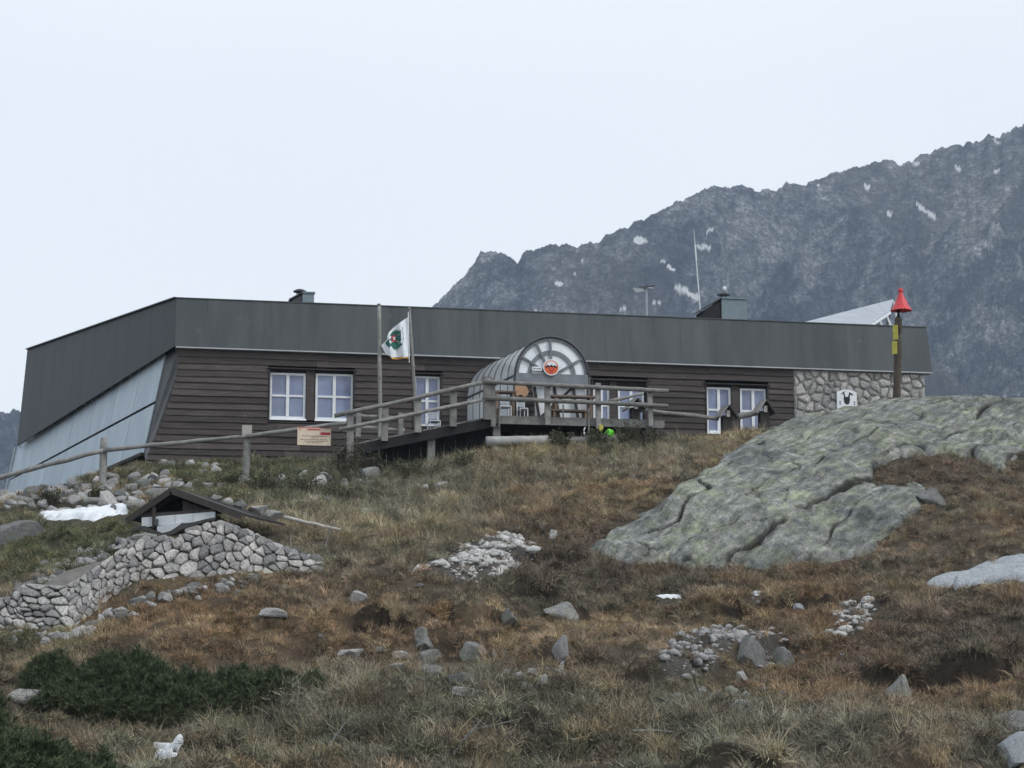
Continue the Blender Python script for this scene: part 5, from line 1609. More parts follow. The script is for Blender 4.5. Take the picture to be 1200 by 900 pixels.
# ------------------------------------------------------------------ boulders
import bmesh
def boulder_mesh(seed, sub=3, cuts=13, rough=0.08):
    r_ = np.random.default_rng(seed)
    bm = bmesh.new()
    bmesh.ops.create_icosphere(bm, subdivisions=sub, radius=1.0)
    co = np.array([v.co[:] for v in bm.verts])
    for _ in range(cuts):
        n = r_.normal(size=3); n /= np.linalg.norm(n)
        d = r_.uniform(0.38, 0.72)
        over = co @ n - d
        co -= np.clip(over, 0, None)[:, None] * n[None] * 0.99
    nn = sum(perlin(co[:, i] * 1.7 + 3 * i + seed, co[:, (i + 1) % 3] * 1.7 + seed * 1.3, seed + i) for i in range(3)) / 3
    n2 = sum(perlin(co[:, i] * 5 + 3 * i + seed, co[:, (i + 1) % 3] * 5 + seed * 1.3, seed + 9 + i) for i in range(3)) / 3
    co *= (1 + rough * 1.5 * nn + rough * 0.6 * n2)[:, None]
    co /= np.abs(co).max(0)[None]
    for v, c_ in zip(bm.verts, co):
        v.co = c_
    me = bpy.data.meshes.new("boulder")
    bm.to_mesh(me); bm.free()
    return me
BM = {}
for nm in ('boulder', 'palerock', 'slab'):
    BM[nm] = []
    for s_ in range(7):
        me = boulder_mesh(100 + s_ + (17 if nm == 'palerock' else 0))
        me.materials.append(M[nm])
        BM[nm].append(me)
BML = []
for s_ in range(8):
    me = boulder_mesh(300 + s_, 2, 8)
    me.materials.append(M['palerock' if s_ % 3 else 'boulder'])
    BML.append(me)
def put(me, p, w_, h, rot, label, group=None, sink=0.28, name="boulder", cat="boulder", dp=None, tiltx=0.0):
    o = bpy.data.objects.new(name, me)
    o.location = (p.x, p.y, p.z + h * (0.5 - sink))
    o.rotation_euler = (tiltx, random.uniform(-0.12, 0.12), rot)
    dpt = dp or w_ * random.uniform(0.7, 0.95)
    o.scale = (w_ / 2, dpt / 2, h / 2)
    link(o)
    return tag(o, label, cat, group)
BOULD = [  # px, bottom py, width px, height px, rock, label
    (420, 706, 30, 22, 'palerock', "pale rounded boulder alone in the rust grass below the shelter wall"),
    (660, 770, 26, 34, 'palerock', "pale upright boulder standing in a dark turf hollow"),
    (661, 724, 50, 26, 'boulder', "flat grey slab of rock under a turf lip above the upright boulder"),
    (596, 733, 30, 22, 'boulder', "grey boulder half sunk in grass left of the flat slab"),
    (552, 766, 40, 30, 'boulder', "greenish lichen boulder in the middle of the slope"),
    (567, 768, 11, 12, 'palerock', "small pale stone touching the greenish lichen boulder"),
    (580, 769, 11, 13, 'palerock', "small pale stone, middle of the three beside the lichen boulder"),
    (592, 770, 13, 14, 'palerock', "small pale stone, rightmost of the three beside the lichen boulder"),
    (492, 748, 20, 24, 'boulder', "pointed grey boulder at the top of the slab cluster"),
    (496, 759, 28, 22, 'boulder', "brownish rounded boulder just below the pointed one"),
    (499, 776, 38, 20, 'boulder', "dark flat boulder in the slab cluster"),
    (505, 790, 42, 24, 'boulder', "broad grey slab lowest but one in the cluster"),
    (466, 772, 30, 12, 'palerock', "thin pale slab at the left of the cluster"),
    (468, 783, 32, 14, 'palerock', "pale angular boulder at the lower left of the cluster"),
    (493, 802, 34, 18, 'boulder', "grey boulder at the foot of the slab cluster"),
    (538, 800, 36, 20, 'boulder', "low grey boulder right of the slab cluster in long grass"),
    (545, 812, 46, 14, 'palerock', "long pale low stone in the long grass"),
    (410, 768, 34, 16, 'palerock', "pale low boulder at the rust slope's left edge"),
    (440, 762, 22, 9, 'palerock', "little pale stone beside the low boulder on the rust slope"),
    (658, 788, 12, 14, 'slab', "small whitish stone on the grass below the upright boulder"),
    (607, 794, 24, 14, 'palerock', "pale stone left in the scatter below the hollow"),
    (625, 790, 20, 11, 'palerock', "pale stone at the top of the scatter below the hollow"),
    (638, 800, 20, 14, 'palerock', "pale stone right in the scatter below the hollow"),
    (616, 806, 16, 9, 'palerock', "small pale stone low in the scatter below the hollow"),
    (880, 776, 44, 48, 'boulder', "large pale boulder beside the dark cleft on the right slope"),
    (916, 776, 40, 40, 'boulder', "large grey boulder right of the dark cleft"),
    (871, 751, 26, 18, 'palerock', "rounded stone perched above the large pale boulder"),
    (868, 738, 24, 12, 'palerock', "flat stone above the perched one"),
    (870, 798, 18, 18, 'palerock', "pointed pale stone on the turf below the cleft"),
    (884, 794, 10, 8, 'palerock', "tiny pale stone beside the pointed one"),
    (1057, 822, 40, 46, 'boulder', "two-toned rounded boulder beneath the dark overhanging heather"),
    (1066, 826, 12, 8, 'palerock', "small stone at the foot of the two-toned boulder"),
    (1192, 850, 60, 34, 'palerock', "pale boulder at the right edge, upper of the two"),
    (1190, 886, 56, 38, 'slab', "pale bluish boulder at the right edge, lower of the two"),
    (752, 820, 20, 18, 'boulder', "greenish stone at the left end of the low rock row"),
    (777, 828, 34, 22, 'boulder', "greenish block near the left of the low rock row"),
    (812, 822, 28, 16, 'boulder', "brownish stone in the low rock row"),
    (842, 820, 26, 16, 'boulder', "grey-green stone in the middle of the low rock row"),
    (860, 834, 40, 22, 'boulder', "grey stone at the bottom of the low rock row"),
    (879, 830, 32, 24, 'boulder', "greenish tilted block in the low rock row"),
    (916, 828, 24, 14, 'palerock', "violet-grey stone at the right end of the low rock row"),
    (640, 622, 22, 14, 'boulder', "grey stone at the top of the pale scree, under the brown heather"),
    (648, 630, 18, 14, 'palerock', "pale stone right above the pale scree"),
    (559, 650, 22, 16, 'palerock', "pale block at the head of the scree"),
    (583, 642, 30, 14, 'palerock', "long whitish block at the head of the scree"),
    (14, 640, 78, 44, 'boulder', "big grey rock at the left edge below the snow strip"),
    (430, 604, 40, 18, 'palerock', "long pale rock on the slope below the ramp"),
    (455, 582, 16, 12, 'palerock', "pale stone on the slope right of the ramp foot"),
    (478, 588, 12, 8, 'boulder', "little grey stone beside the pale one below the ramp"),
    (520, 572, 26, 12, 'palerock', "pale stone in the grass below the dark ramp"),
    (498, 574, 18, 9, 'palerock', "small pale stone in the grass below the dark ramp"),
    (1090, 590, 40, 26, 'boulder', "grey blocky stone in the brown hollow right of the outcrop"),
    (240, 571, 20, 14, 'palerock', "pale boulder above the shelter roof ridge"),
    (302, 560, 16, 9, 'palerock', "flat pale boulder under the plinth in the middle"),
    (331, 566, 18, 15, 'palerock', "rounded pale boulder left of the three above the roof stones"),
    (342, 570, 12, 10, 'palerock', "small pale boulder middle of the three above the roof stones"),
    (354, 565, 11, 10, 'palerock', "small pale boulder right of the three above the roof stones"),
    (373, 568, 26, 18, 'palerock', "tilted long pale boulder near the notice board"),
    (404, 570, 22, 14, 'boulder', "grey boulder under the ramp's low end"),
    (430, 562, 34, 22, 'boulder', "grey rock in the shade under the ramp"),
    (30, 818, 60, 22, 'palerock', "long pale flat rock beside the big pine shrub"),
    (315, 722, 44, 14, 'palerock', "long thin pale rock in the rust grass"),
    (936, 716, 16, 9, 'slab', "small white stone on the heather above the cleft"),
    (988, 772, 14, 10, 'palerock', "small pinkish stone in the rust grass right of the cleft"),
    (85, 752, 26, 24, 'palerock', "pale angular block fallen at the foot of the stone wall"),
    (16, 756, 20, 18, 'boulder', "rounded stone in the grass at the left end of the stone wall")]
for i, (px, py, wx, hx, rk, lab) in enumerate(BOULD):
    p = ground_at(px, py)
    k = p.y / F
    put(BM[rk][i % 7], p, wx * k, hx * k * 1.2, random.uniform(0, 6.3) if wx < hx * 1.5 else random.uniform(-0.35, 0.35), lab, sink=0.43)

# rubble bank under the left end of the hut
r = np.random.default_rng(77)
cand = np.nonzero((V[:, 1] > 38) & (V[:, 1] < 56.2) & (np.abs(V[:, 0]) < 20.4) & (poly_sd(gpx, gpy, RUBBLE) > 0))[0]
r.shuffle(cand)
SMALL = {}
def put_small(key, me, p, w_, h, rot, sink):
    SMALL.setdefault(key, []).append((me, p, w_, h, rot, sink))
def bake_small(key, name, label):
    VV = []; FF = []; k = 0
    c0 = np.array(SMALL[key][0][1])
    for me, p, w_, h, rot, sink in SMALL[key]:
        q = np.array([v.co[:] for v in me.vertices]) * np.array([w_, w_ * 0.85, h]) / 2
        ct, st_ = math.cos(rot), math.sin(rot)
        q = np.stack([q[:, 0] * ct - q[:, 1] * st_, q[:, 0] * st_ + q[:, 1] * ct, q[:, 2]], 1)
        VV.append(q + np.array([p.x, p.y, p.z + h * (0.5 - sink)]) - c0)
        FF.append(np.array([f.vertices[:] for f in me.polygons]) + k); k += len(q)
    o = np_mesh(name, np.concatenate(VV), np.concatenate(FF), M['palerock'], False, tuple(c0))
    o['label'] = label; o['category'] = "stones"; o['kind'] = 'stuff'
def rubble_label(x, y, z, w_):
    px, py = proj(x, y, z)
    where = "at the photo's left edge" if px < 55 else "left of the first fence post" if px < 122 else "between first fence post and plinth" if py < 578 else "just above shelter and snow"
    return ("large pale boulder" if w_ > 0.42 else "small pale stone" if w_ < 0.28 else "middling pale boulder") + " in the rubble bank " + where
placed = []
for i in cand:
    if len(placed) >= 290:
        break
    w_ = r.choice([0.22, 0.3, 0.4, 0.55], p=[0.35, 0.35, 0.2, 0.1]) * r.uniform(0.85, 1.2)
    x, y = V[i, 0] + r.uniform(-.05, .05), V[i, 1] + r.uniform(-.05, .05)
    if any((x - a) ** 2 + ((y - b_) * 0.8) ** 2 < (0.36 * (w_ + c_)) ** 2 for a, b_, c_ in placed):
        continue
    placed.append((x, y, w_))
    z = float(tz_fast(np.array([x]), np.array([y]))[0])
    if w_ < 0.29:
        put_small('rubble', BML[len(placed) % 8], Vector((x, y, z)), w_ * 1.1, w_ * r.uniform(0.6, 0.95), r.uniform(0, 6.3), 0.18)
        continue
    put(BML[len(placed) % 8], Vector((x, y, z)), w_ * 1.1, w_ * r.uniform(0.6, 0.95), r.uniform(0, 6.3), rubble_label(x, y, z, w_), "rubble bank boulders", sink=0.18, dp=w_)
for _ in range(125):                                   # loose stones on the bank towards the ramp
    px, py = r.uniform(165, 470), 547 + 46 * r.random() ** 1.5
    if 235 < px < 345 and py > 572:
        continue
    p = ground_at(px, py); w_ = 0.12 + 0.36 * r.random() ** 2
    if w_ < 0.2:
        put_small('bank', BML[_ % 8], p, w_, w_ * 0.65, r.uniform(0, 6.3), 0.25)
        continue
    put(BML[_ % 8], p, w_, w_ * r.uniform(0.5, 0.8), r.uniform(0, 6.3), "loose pale stone on the bank between the plinth and the shelter", "loose bank stones", sink=0.25, dp=w_)

for _ in range(70):                                   # cobbles fallen along the foot of the dry stone wall
    px = r.uniform(5, 300); py = np.interp(px, [q[0] for q in WALLBASE], [q[1] for q in WALLBASE]) + abs(r.normal(0, 9))
    p = ground_at(px, py); w_ = r.uniform(0.12, 0.3)
    if w_ < 0.22:
        put_small('foot', BML[_ % 8], p, w_, w_ * 0.7, r.uniform(0, 6.3), 0.3)
        continue
    put(BML[_ % 8], p, w_, w_ * r.uniform(0.55, 0.85), r.uniform(0, 6.3), "pale cobble fallen along the foot of the dry stone wall", "fallen wall cobbles", sink=0.3, dp=w_)
bake_small('rubble', "rubble", "small pale stones filling the rubble bank under the blue wall")
bake_small('bank', "rubble", "small stones on the bank between plinth and shelter")
bake_small('foot', "rubble", "small stones along the foot of the dry stone wall")
# scree and gravel
def loose_stones(name, poly, n, s0, s1, label, seed, m_='palerock'):
    r_ = np.random.default_rng(seed)
    ok = np.nonzero((V[:, 1] > 21) & (V[:, 1] < 50) & (poly_sd(gpx, gpy, poly) > 0))[0]
    ids = r_.choice(ok, n)
    base = boulder_mesh(900 + seed, 1, 7, 0.12)
    bv = np.array([v.co[:] for v in base.vertices]); bf = np.array([p.vertices[:] for p in base.polygons])
    VV = []; FF = []
    c0 = V[ok].mean(0)
    for k, i in enumerate(ids):
        s_ = s0 * (s1 / s0) ** (r_.random() ** 2.2)
        th = r_.uniform(0, 6.3); ct, st_ = math.cos(th), math.sin(th)
        q = bv * np.array([s_, s_ * r_.uniform(.6, 1), s_ * r_.uniform(.4, .75)]) / 2
        q = np.stack([q[:, 0] * ct - q[:, 1] * st_, q[:, 0] * st_ + q[:, 1] * ct, q[:, 2]], 1)
        x, y = V[i, 0] + r_.uniform(-.06, .06), V[i, 1] + r_.uniform(-.06, .06)
        z = float(tz_fast(np.array([x]), np.array([y]))[0])
        VV.append(q + np.array([x, y, z + s_ * 0.12]) - c0); FF.append(bf + k * len(bv))
    o = np_mesh(name, np.concatenate(VV), np.concatenate(FF), M[m_], False, tuple(c0))
    o['label'] = label; o['category'] = "stones"; o['kind'] = 'stuff'
loose_stones("rubble", [(12, 702), (60, 674), (112, 654), (118, 640), (70, 652), (20, 686)], 240, 0.09, 0.32, "cobbles heaped behind the top of the dry stone wall", 11, 'wallstone')
loose_stones("pebbles", [(300, 660), (640, 600), (700, 690), (900, 690), (1060, 690), (1190, 700), (1190, 840), (900, 830), (700, 800), (420, 790), (280, 740)], 330, 0.05, 0.2, "small pale stones strewn through the slope's grass", 8, 'boulder')
loose_stones("pebbles", [(400, 575), (560, 545), (700, 530), (800, 530), (700, 590), (520, 640), (400, 620)], 90, 0.06, 0.26, "small pale stones in the grass below the terrace", 9)
loose_stones("scree", SCREE[0], 900, 0.035, 0.36, "pale broken scree patch in the middle of the slope", 1)
loose_stones("gravel", SCREE[1], 1100, 0.03, 0.24, "pale gravel washed out of the turf left of the cleft", 2)
loose_stones("scree", SCREE[2], 330, 0.035, 0.3, "narrow pale scree strip in the rust grass on the right", 3)
loose_stones("gravel", SCREE[3], 320, 0.03, 0.18, "fine gravel round the large boulders by the cleft", 4)
loose_stones("gravel", SCREE[4], 90, 0.05, 0.22, "gravel between the boulders at the right edge", 5)
loose_stones("gravel", SCREE[6], 50, 0.05, 0.2, "pale pebbles on the grass below the hollow", 6)
loose_stones("gravel", SCREE[8], 120, 0.06, 0.3, "pebbles among the low rock row", 7, 'boulder')

# ------------------------------------------------------------------ dry stone wall under the shelter
wb = [P(*q) for q in WALLBASE]; wt = [P(*q) for q in WALLTOP]
cum = [0.0]
for a, b_ in zip(wb[:-1], wb[1:]):
    cum.append(cum[-1] + (b_ - a).length)
LW = cum[-1]
def along(pts, u):
    i = int(np.clip(np.searchsorted(cum, u) - 1, 0, len(cum) - 2))
    return pts[i].lerp(pts[i + 1], (u - cum[i]) / (cum[i + 1] - cum[i]))
WN = Vector((-0.15, -1, 0.12)).normalized()
def wall3(u, v, d):
    a, b_ = along(wb, u), along(wt, u)
    h = max(0.05, (b_ - a).length)
    return a + (b_ - a) * (v / h) + WN * d
dw = thing("dry_stone_wall", "dry stone wall of grey fieldstones stepping up to the shelter", "wall", wb[3] - UP * 0.2)
core = MB(); nU = 60
for i in range(nU + 1):
    u = LW * i / nU; h = max(0.05, (along(wt, u) - along(wb, u)).length)
    back = Vector((0.0, 0.03, 0.0))
    core.v += [wall3(u, -0.5, -0.03), wall3(u, h - 0.34, -0.03), wall3(u, h - 0.34, -0.03) + back, wall3(u, -0.5, -0.03) + back]
for i in range(nU):
    for e in range(4):
        e2 = (e + 1) % 4
        core.f.append((4 * i + e, 4 * i + 4 + e, 4 * i + 4 + e2, 4 * i + e2))
core.f += [(3, 2, 1, 0), tuple(4 * nU + e for e in range(4))]
core.build("wall_core", M['gap'], dw)
r = np.random.default_rng(15)
HM = 1.5
pts = jitter_pts(LW, HM + 0.4, 0.235, 0.20, r, 0.48)
pts = [p for p in pts if r.random() > 0.16] + [(r.uniform(0, LW), r.uniform(0, HM + 0.4)) for _ in range(60)]
for p, poly in voronoi_cells(pts, (0, LW, 0, HM + 0.4)):
    u = float(np.clip(p[0], 0.01, LW - 0.01))
    h = (along(wt, u) - along(wb, u)).length
    if p[1] - 0.3 > h:
        continue
    mb = stone_mesh(poly, 0.006, r.uniform(0.06, 0.15), lambda uu, vv, d: wall3(float(np.clip(uu, 0, LW)), vv - 0.3, d), r)
    if mb:
        mb.build("stone", M['wallstone'], dw)
for i in range(280):                                   # loose coping stones, parts of the wall top
    u = LW * (i + r.random()) / 280
    c = along(wt, u) + Vector((0, r.uniform(0.0, 0.6) * (2.0 if u < 3.2 else 1.0), r.uniform(-0.14, 0.0)))
    o = bpy.data.objects.new("coping_stone", BML[i % 8]); s_ = r.uniform(0.14, 0.34)
    if u < 3.2:
        c.z = max(c.z - 0.3, float(tz_fast(np.array([c.x]), np.array([c.y]))[0]) + 0.02)
    o.scale = (s_ / 1.7, s_ / 2, s_ / 2.6); o.rotation_euler = (0, 0, r.uniform(0, 6)); o.location = c - dw.location
    link(o, dw)

# ------------------------------------------------------------------ little roofed shelter on the wall
YS_ = 37.4
A0 = P(201, 574, YS_); EL = P(149, 609, YS_); ER = P(284, 604, YS_)
back = Vector((0.53, 2.6, 0))
sh = thing("root_cellar", "low wooden gable shelter with tarred roof set on the stone wall", "shelter", P(205, 620, YS_))
def roofside(a, e, m_, nB):
    dn = (e - a)
    for i in range(nB):
        t0, t1 = i / nB + 0.004, (i + 1) / nB - 0.004
        nrm = dn.cross(back).normalized()
        if nrm.z < 0: nrm = -nrm
        q = [a + back * t0, e + back * t0, e + back * t1, a + back * t1]
        j = random.uniform(-0.01, 0.012)
        MB().prism([p + nrm * j for p in q], nrm * 0.045).build("roof_board", M[m_], sh)
roofside(A0, EL, 'tar', 11); roofside(A0, ER, 'tar', 11)
front = Vector((0, -0.06, 0))
MB().bar(A0 + front - UP * 0.03, EL + front - UP * 0.03, 0.05, 0.11).build("bargeboard", M['darkwood'], sh)
MB().bar(A0 + front - UP * 0.03, ER + front - UP * 0.03, 0.05, 0.11).build("bargeboard", M['darkwood'], sh)
gp = lambda px, py, dy=0.12: P(px, py, YS_ + dy)
# gable boards with the dark opening left of the middle
for x0, x1, yt0, yt1, yb0, yb1 in ((214, 226, 586, 591, 600, 600), (226.4, 238, 591, 595.5, 600, 599.5), (238.4, 252, 595.5, 600, 600.5, 600.5), (168, 180, 603, 596, 604, 604)):
    MB().prism([gp(x0, yb0), gp(x1, yb1), gp(x1, yt1), gp(x0, yt0)], (0, 0.04, 0)).build("gable_board", M['darkwood'], sh)
MB().bar(gp(160, 604.5, 0.05), gp(250, 599, 0.05), 0.05, 0.07).build("tie_beam", M['darkwood'], sh)
MB().bar(gp(180.5, 590, -0.02), gp(180.5, 618, -0.02), 0.06, 0.06, (0, 1, 0)).build("front_post", M['darkwood'], sh)
MB().quadslab(gp(160, 607, 0.7), gp(262, 602, 0.7), gp(236, 590, 0.7), gp(200, 580, 0.7), 0.03).build("back_board", M['core'], sh)
for x0, x1 in ((166, 182), (182.4, 205), (205.4, 226), (226.4, 252)):
    f0, f1 = (x0 - 166) / 86, (x1 - 166) / 86
    yt = lambda f: 606.5 - 7 * f
    yb = lambda f: 618 - 8.5 * f
    MB().prism([gp(x0, yb(f0), 0.0), gp(x1, yb(f1), 0.0), gp(x1, yt(f1), 0.0), gp(x0, yt(f0), 0.0)], (0, 0.05, 0)).build("front_panel", M['foam'], sh)
for xx, y0 in ((181, 612),):
    MB().box(gp(xx + 2, y0, -0.05), (0.04, 0, 0), (0, 0.03, 0), (0, 0, 0.06)).build("latch", M['darkmetal'], sh)
jag = [(156, 611), (162, 617), (170, 616), (180, 621), (190, 625), (200, 622), (212, 614), (226, 612), (238, 609), (252, 606), (252, 609.5), (238, 612.5), (226, 616), (214, 620), (203, 626), (190, 628.5), (178, 624), (168, 621), (158, 617)]
MB().prism([gp(x, y, -0.10) for x, y in jag], (0, 0.05, 0)).build("torn_tar_paper", M['tar'], sh)
MB().prism([gp(x, y, -0.04) for x, y in ((184, 617), (214, 612), (203, 621.5), (190, 624.5), (184, 622))], (0, 0.04, 0)).build("bent_panel", M['foam'], sh)
for i, (px, py, w_, h_) in enumerate(((252, 584, 16, 9), (265, 588, 15, 9), (283, 592, 20, 11), (303, 597, 22, 14), (320, 602, 18, 12))):
    p = P(px, py, YS_ + 1.6 + i * 0.22); k = p.y / F
    lab = ["pale stone weighing the shelter roof near its ridge", "pale stone second from the shelter ridge", "grey block in the middle of the stones on the shelter roof",
           "bluish angular block on the shelter roof", "rounded pale stone lowest on the shelter roof"][i]
    put(BM['palerock' if i != 2 else 'boulder'][i], p - UP * h_ * k * 0.5, w_ * k * 1.2, h_ * k * 1.2, random.uniform(0, 6), lab, sink=0.1)
a, b_ = P(333, 606, 40.6), P(398, 621, 40.2)
t = thing("fallen_pole", "pale thin pole lying from the shelter roof into the grass", "pole", b_)
MB().log(a, b_, 0.045, seg=7, wob=0.2, taper=0.7).build("shaft", M['palewood'], t, smooth_=True)

# ------------------------------------------------------------------ snow
SNOWP = []
def snow_patch(name, poly, thick, label):
    SNOWP.append(poly)
    xs_, ys_ = zip(*poly)
    g0 = ground_at(sum(xs_) / len(xs_), sum(ys_) / len(ys_)); k = g0.y / F
    ids = None
    pts3 = [ground_at(x, y) for x, y in poly]
    x0, x1 = min(p.x for p in pts3) - .2, max(p.x for p in pts3) + .2
    y0, y1 = min(p.y for p in pts3) - .4, max(p.y for p in pts3) + .4
    st_ = max(0.02, (x1 - x0) / 110)
    X, Y = np.meshgrid(np.arange(x0, x1, st_), np.arange(y0, y1, st_))
    Z = tz_fast(X, Y)
    px, py = proj(X, Y, Z)
    s_ = poly_sd(px + perlin(X / .15, Y / .15, 9) * 1.6, py + perlin(X / .15, Y / .15, 10) * 1.2, poly)
    lift = -0.04 + (thick + 0.04) * smooth((s_ + 2.0) / 4.5) + 0.015 * fbm(X / .4, Y / .4, 12, 3)
    keep = (s_[:-1, :-1] > -2.0)
    VV = np.stack([X.ravel(), Y.ravel(), (Z + lift).ravel()], 1)
    VV, f = compact(VV, grid_faces(X.shape[0], X.shape[1], keep))
    c = VV.mean(0)
    tag(np_mesh(name, VV - c, f, M['snow'], True, tuple(c)), label, "snow")['kind'] = 'thing'
snow_patch("snow_patch", [(46, 603), (70, 600), (105, 597.5), (140, 594), (156, 595), (150, 601), (128, 604), (110, 610), (88, 608), (62, 609.5), (50, 607)], 0.11, "long white snow strip below the rubble bank at the left")
snow_patch("snow_patch", [(177, 893), (183, 884), (192, 880), (181, 876), (179, 872), (190, 874.5), (200, 876), (206, 866), (210, 863), (216, 868), (209, 879), (208, 885), (195, 889)], 0.07, "small white winged snow scrap on the grass at the lower left")
snow_patch("snow_patch", [(880, 695), (888, 692), (896, 694), (892, 698), (884, 698)], 0.05, "tiny white snow scrap below the middle of the outcrop")
snow_patch("snow_patch", [(767, 699), (780, 696.5), (800, 698), (796, 701), (775, 701)], 0.04, "thin white snow trace below the outcrop's left foot")
# ------------------------------------------------------------------ dwarf pines
def mugo(c, rx, ry, h, nsh, seed, label):
    r_ = np.random.default_rng(seed)
    t = thing("dwarf_pine", label, "shrub", c, "dwarf pines")
    # shoot positions on and inside a lumpy mound that follows the ground
    u = r_.uniform(0, 2 * math.pi, nsh); q = np.sqrt(r_.random(nsh)) 
    x = c.x + rx * q * np.cos(u); y = c.y + ry * q * np.sin(u)
    lump = 0.75 + 0.55 * perlin(x / 0.42, y / 0.42, seed) + 0.6 * perlin(x / 0.17, y / 0.17, seed + 1)
    top = h * np.sqrt(np.clip(1 - q ** 2.6, 0, 1)) * lump
    dep = r_.random(nsh) ** 1.6
    z = tz_fast(x, y) + top * (1 - 0.75 * dep)
    pos = np.stack([x, y, z], 1)
    dirn = np.stack([0.55 * q * np.cos(u) + r_.normal(0, .28, nsh), 0.55 * q * np.sin(u) + r_.normal(0, .28, nsh) - 0.12, np.full(nsh, 0.9)], 1)
    dirn /= np.linalg.norm(dirn, axis=1)[:, None]
    nn = 30
    L = r_.uniform(0.10, 0.19, nsh)
    VV = []; 
    ref = np.tile(np.array([1.0, 0, 0]), (nsh, 1))
    s1 = np.cross(dirn, ref); s1 /= np.linalg.norm(s1, axis=1)[:, None]
    s2 = np.cross(dirn, s1)
    for k in range(nn):
        f = r_.random(nsh) ** 0.8
        th = r_.uniform(0, 2 * math.pi, nsh)
        out = s1 * np.cos(th)[:, None] + s2 * np.sin(th)[:, None]
        root = pos + dirn * (L * f)[:, None]
        nd = out * 0.75 + dirn * 0.8
        ln = r_.uniform(0.05, 0.09, nsh)[:, None]
        tip = root + nd * ln
        wv = np.cross(nd, r_.normal(size=(nsh, 3))); wv /= np.linalg.norm(wv, axis=1)[:, None]
        VV += [root + wv * 0.006, root - wv * 0.006, tip]
    VV = np.stack(VV, 1).reshape(-1, 3)
    fc = np.arange(len(VV)).reshape(-1, 3)
    o = np_mesh("crown", VV - np.array(c), fc, M['needle'], False)
    o.parent = t
    mb = MB()
    for k in range(26):
        th = r_.uniform(0, 6.28); q_ = r_.uniform(0.2, 0.8)
        p0 = Vector((c.x + rx * 0.25 * q_ * math.cos(th), c.y + ry * 0.25 * q_ * math.sin(th), c.z - 0.05))
        ex, ey = c.x + rx * q_ * math.cos(th), c.y + ry * q_ * math.sin(th)
        p2 = Vector((ex, ey, float(tz_fast(np.array([ex]), np.array([ey]))[0]) + h * 0.55 * math.sqrt(1 - q_ ** 2)))
        pm = p0.lerp(p2, 0.5) + Vector((0, 0, -0.05))
        mb.tube([p0, pm, p2], [0.035, 0.025, 0.01], 6)
    mb.build("stem", M['bark'], t)
def shrub_ground(px, py):
    return ground_at(px, py)
g = shrub_ground(203, 838)
mugo(Vector((g.x, g.y, g.z)), 2.1, 0.48, 0.36, 6500, 3, "wide dark green dwarf pine shrub at the lower left")
g = shrub_ground(-15, 915)
mugo(Vector((g.x, g.y, g.z)), 1.35, 0.9, 0.5, 4600, 9, "dark green dwarf pine shrub in the bottom left corner")

# ------------------------------------------------------------------ leafy and twiggy shrubs by the hut
def shrub(px, py, h, wdt, seed, label, ntw=46, leaves=16, mleaf='leaf', group="scrub by the hut"):
    r_ = np.random.default_rng(seed)
    c = ground_at(px, py)
    t = thing("scrub_bush", label, "bush", c, group)
    mb = MB(); lv = []
    for k in range(ntw):
        a = r_.uniform(0, 6.28); sp_ = r_.uniform(0.1, 1) * wdt / 2
        p0 = c + Vector((0.3 * sp_ * math.cos(a), 0.3 * sp_ * math.sin(a), -0.05))
        p2 = c + Vector((sp_ * math.cos(a), sp_ * math.sin(a) * 0.7, h * r_.uniform(0.45, 1.05)))
        pm = p0.lerp(p2, 0.55) + Vector((*r_.normal(0, 0.05, 2), 0.04))
        mb.tube([p0, pm, p2], [0.011, 0.008, 0.003], 4)
        for q in range(leaves):
            f = r_.uniform(0.25, 1.05)
            b0 = (p0.lerp(pm, f * 2) if f < 0.5 else pm.lerp(p2, f * 2 - 1)) + Vector(r_.normal(0, 0.045, 3))
            d1 = r_.normal(size=3); d1 /= np.linalg.norm(d1); d2 = np.cross(d1, r_.normal(size=3)); d2 /= np.linalg.norm(d2)
            s_ = r_.uniform(0.018, 0.04)
            lv += [np.array(b0) - d1 * s_, np.array(b0) + d2 * s_ * 0.5, np.array(b0) + d1 * s_, np.array(b0) - d2 * s_ * 0.5]
    mb.build("stem", M['bark'], t)
    VV = np.array(lv) - np.array(c)
    o = np_mesh("crown", VV, np.arange(len(VV)).reshape(-1, 4), M[mleaf], False)
    o.parent = t
SH = [(408, 562, 1.1, 1.1, "dark twiggy bush under the ramp's low end"), (436, 558, 0.7, 0.9, "low dark bush in the shade of the ramp"),
      (735, 524, 0.7, 1.0, "leafy bush at the foot of the gable-capped post"), (760, 526, 0.55, 0.8, "low bush right of the gable-capped post"),
      (700, 526, 0.5, 0.8, "low bush below the lime green plastic"), (655, 528, 0.5, 0.8, "low dark bush before the grey log"),
      (310, 578, 0.55, 1.3, "green bush on the bank below the middle of the plinth"), (360, 583, 0.5, 1.2, "green bush on the bank below the notice board"),
      (270, 572, 0.4, 0.9, "small green bush above the shelter"), (395, 590, 0.5, 1.2, "dark bush on the slope below the ramp's low end"),
      (480, 562, 0.5, 1.1, "dark low bush below the middle of the ramp"), (540, 552, 0.5, 0.9, "dark low bush below the top of the ramp"),
      (60, 592, 0.4, 0.7, "brownish bush in the rubble below the blue wall"), (115, 588, 0.35, 0.6, "small brown bush among the rubble near the left fence post")]
for i, (px, py, h, wd, lab) in enumerate(SH):
    shrub(px, py, h, wd, 40 + i, lab)

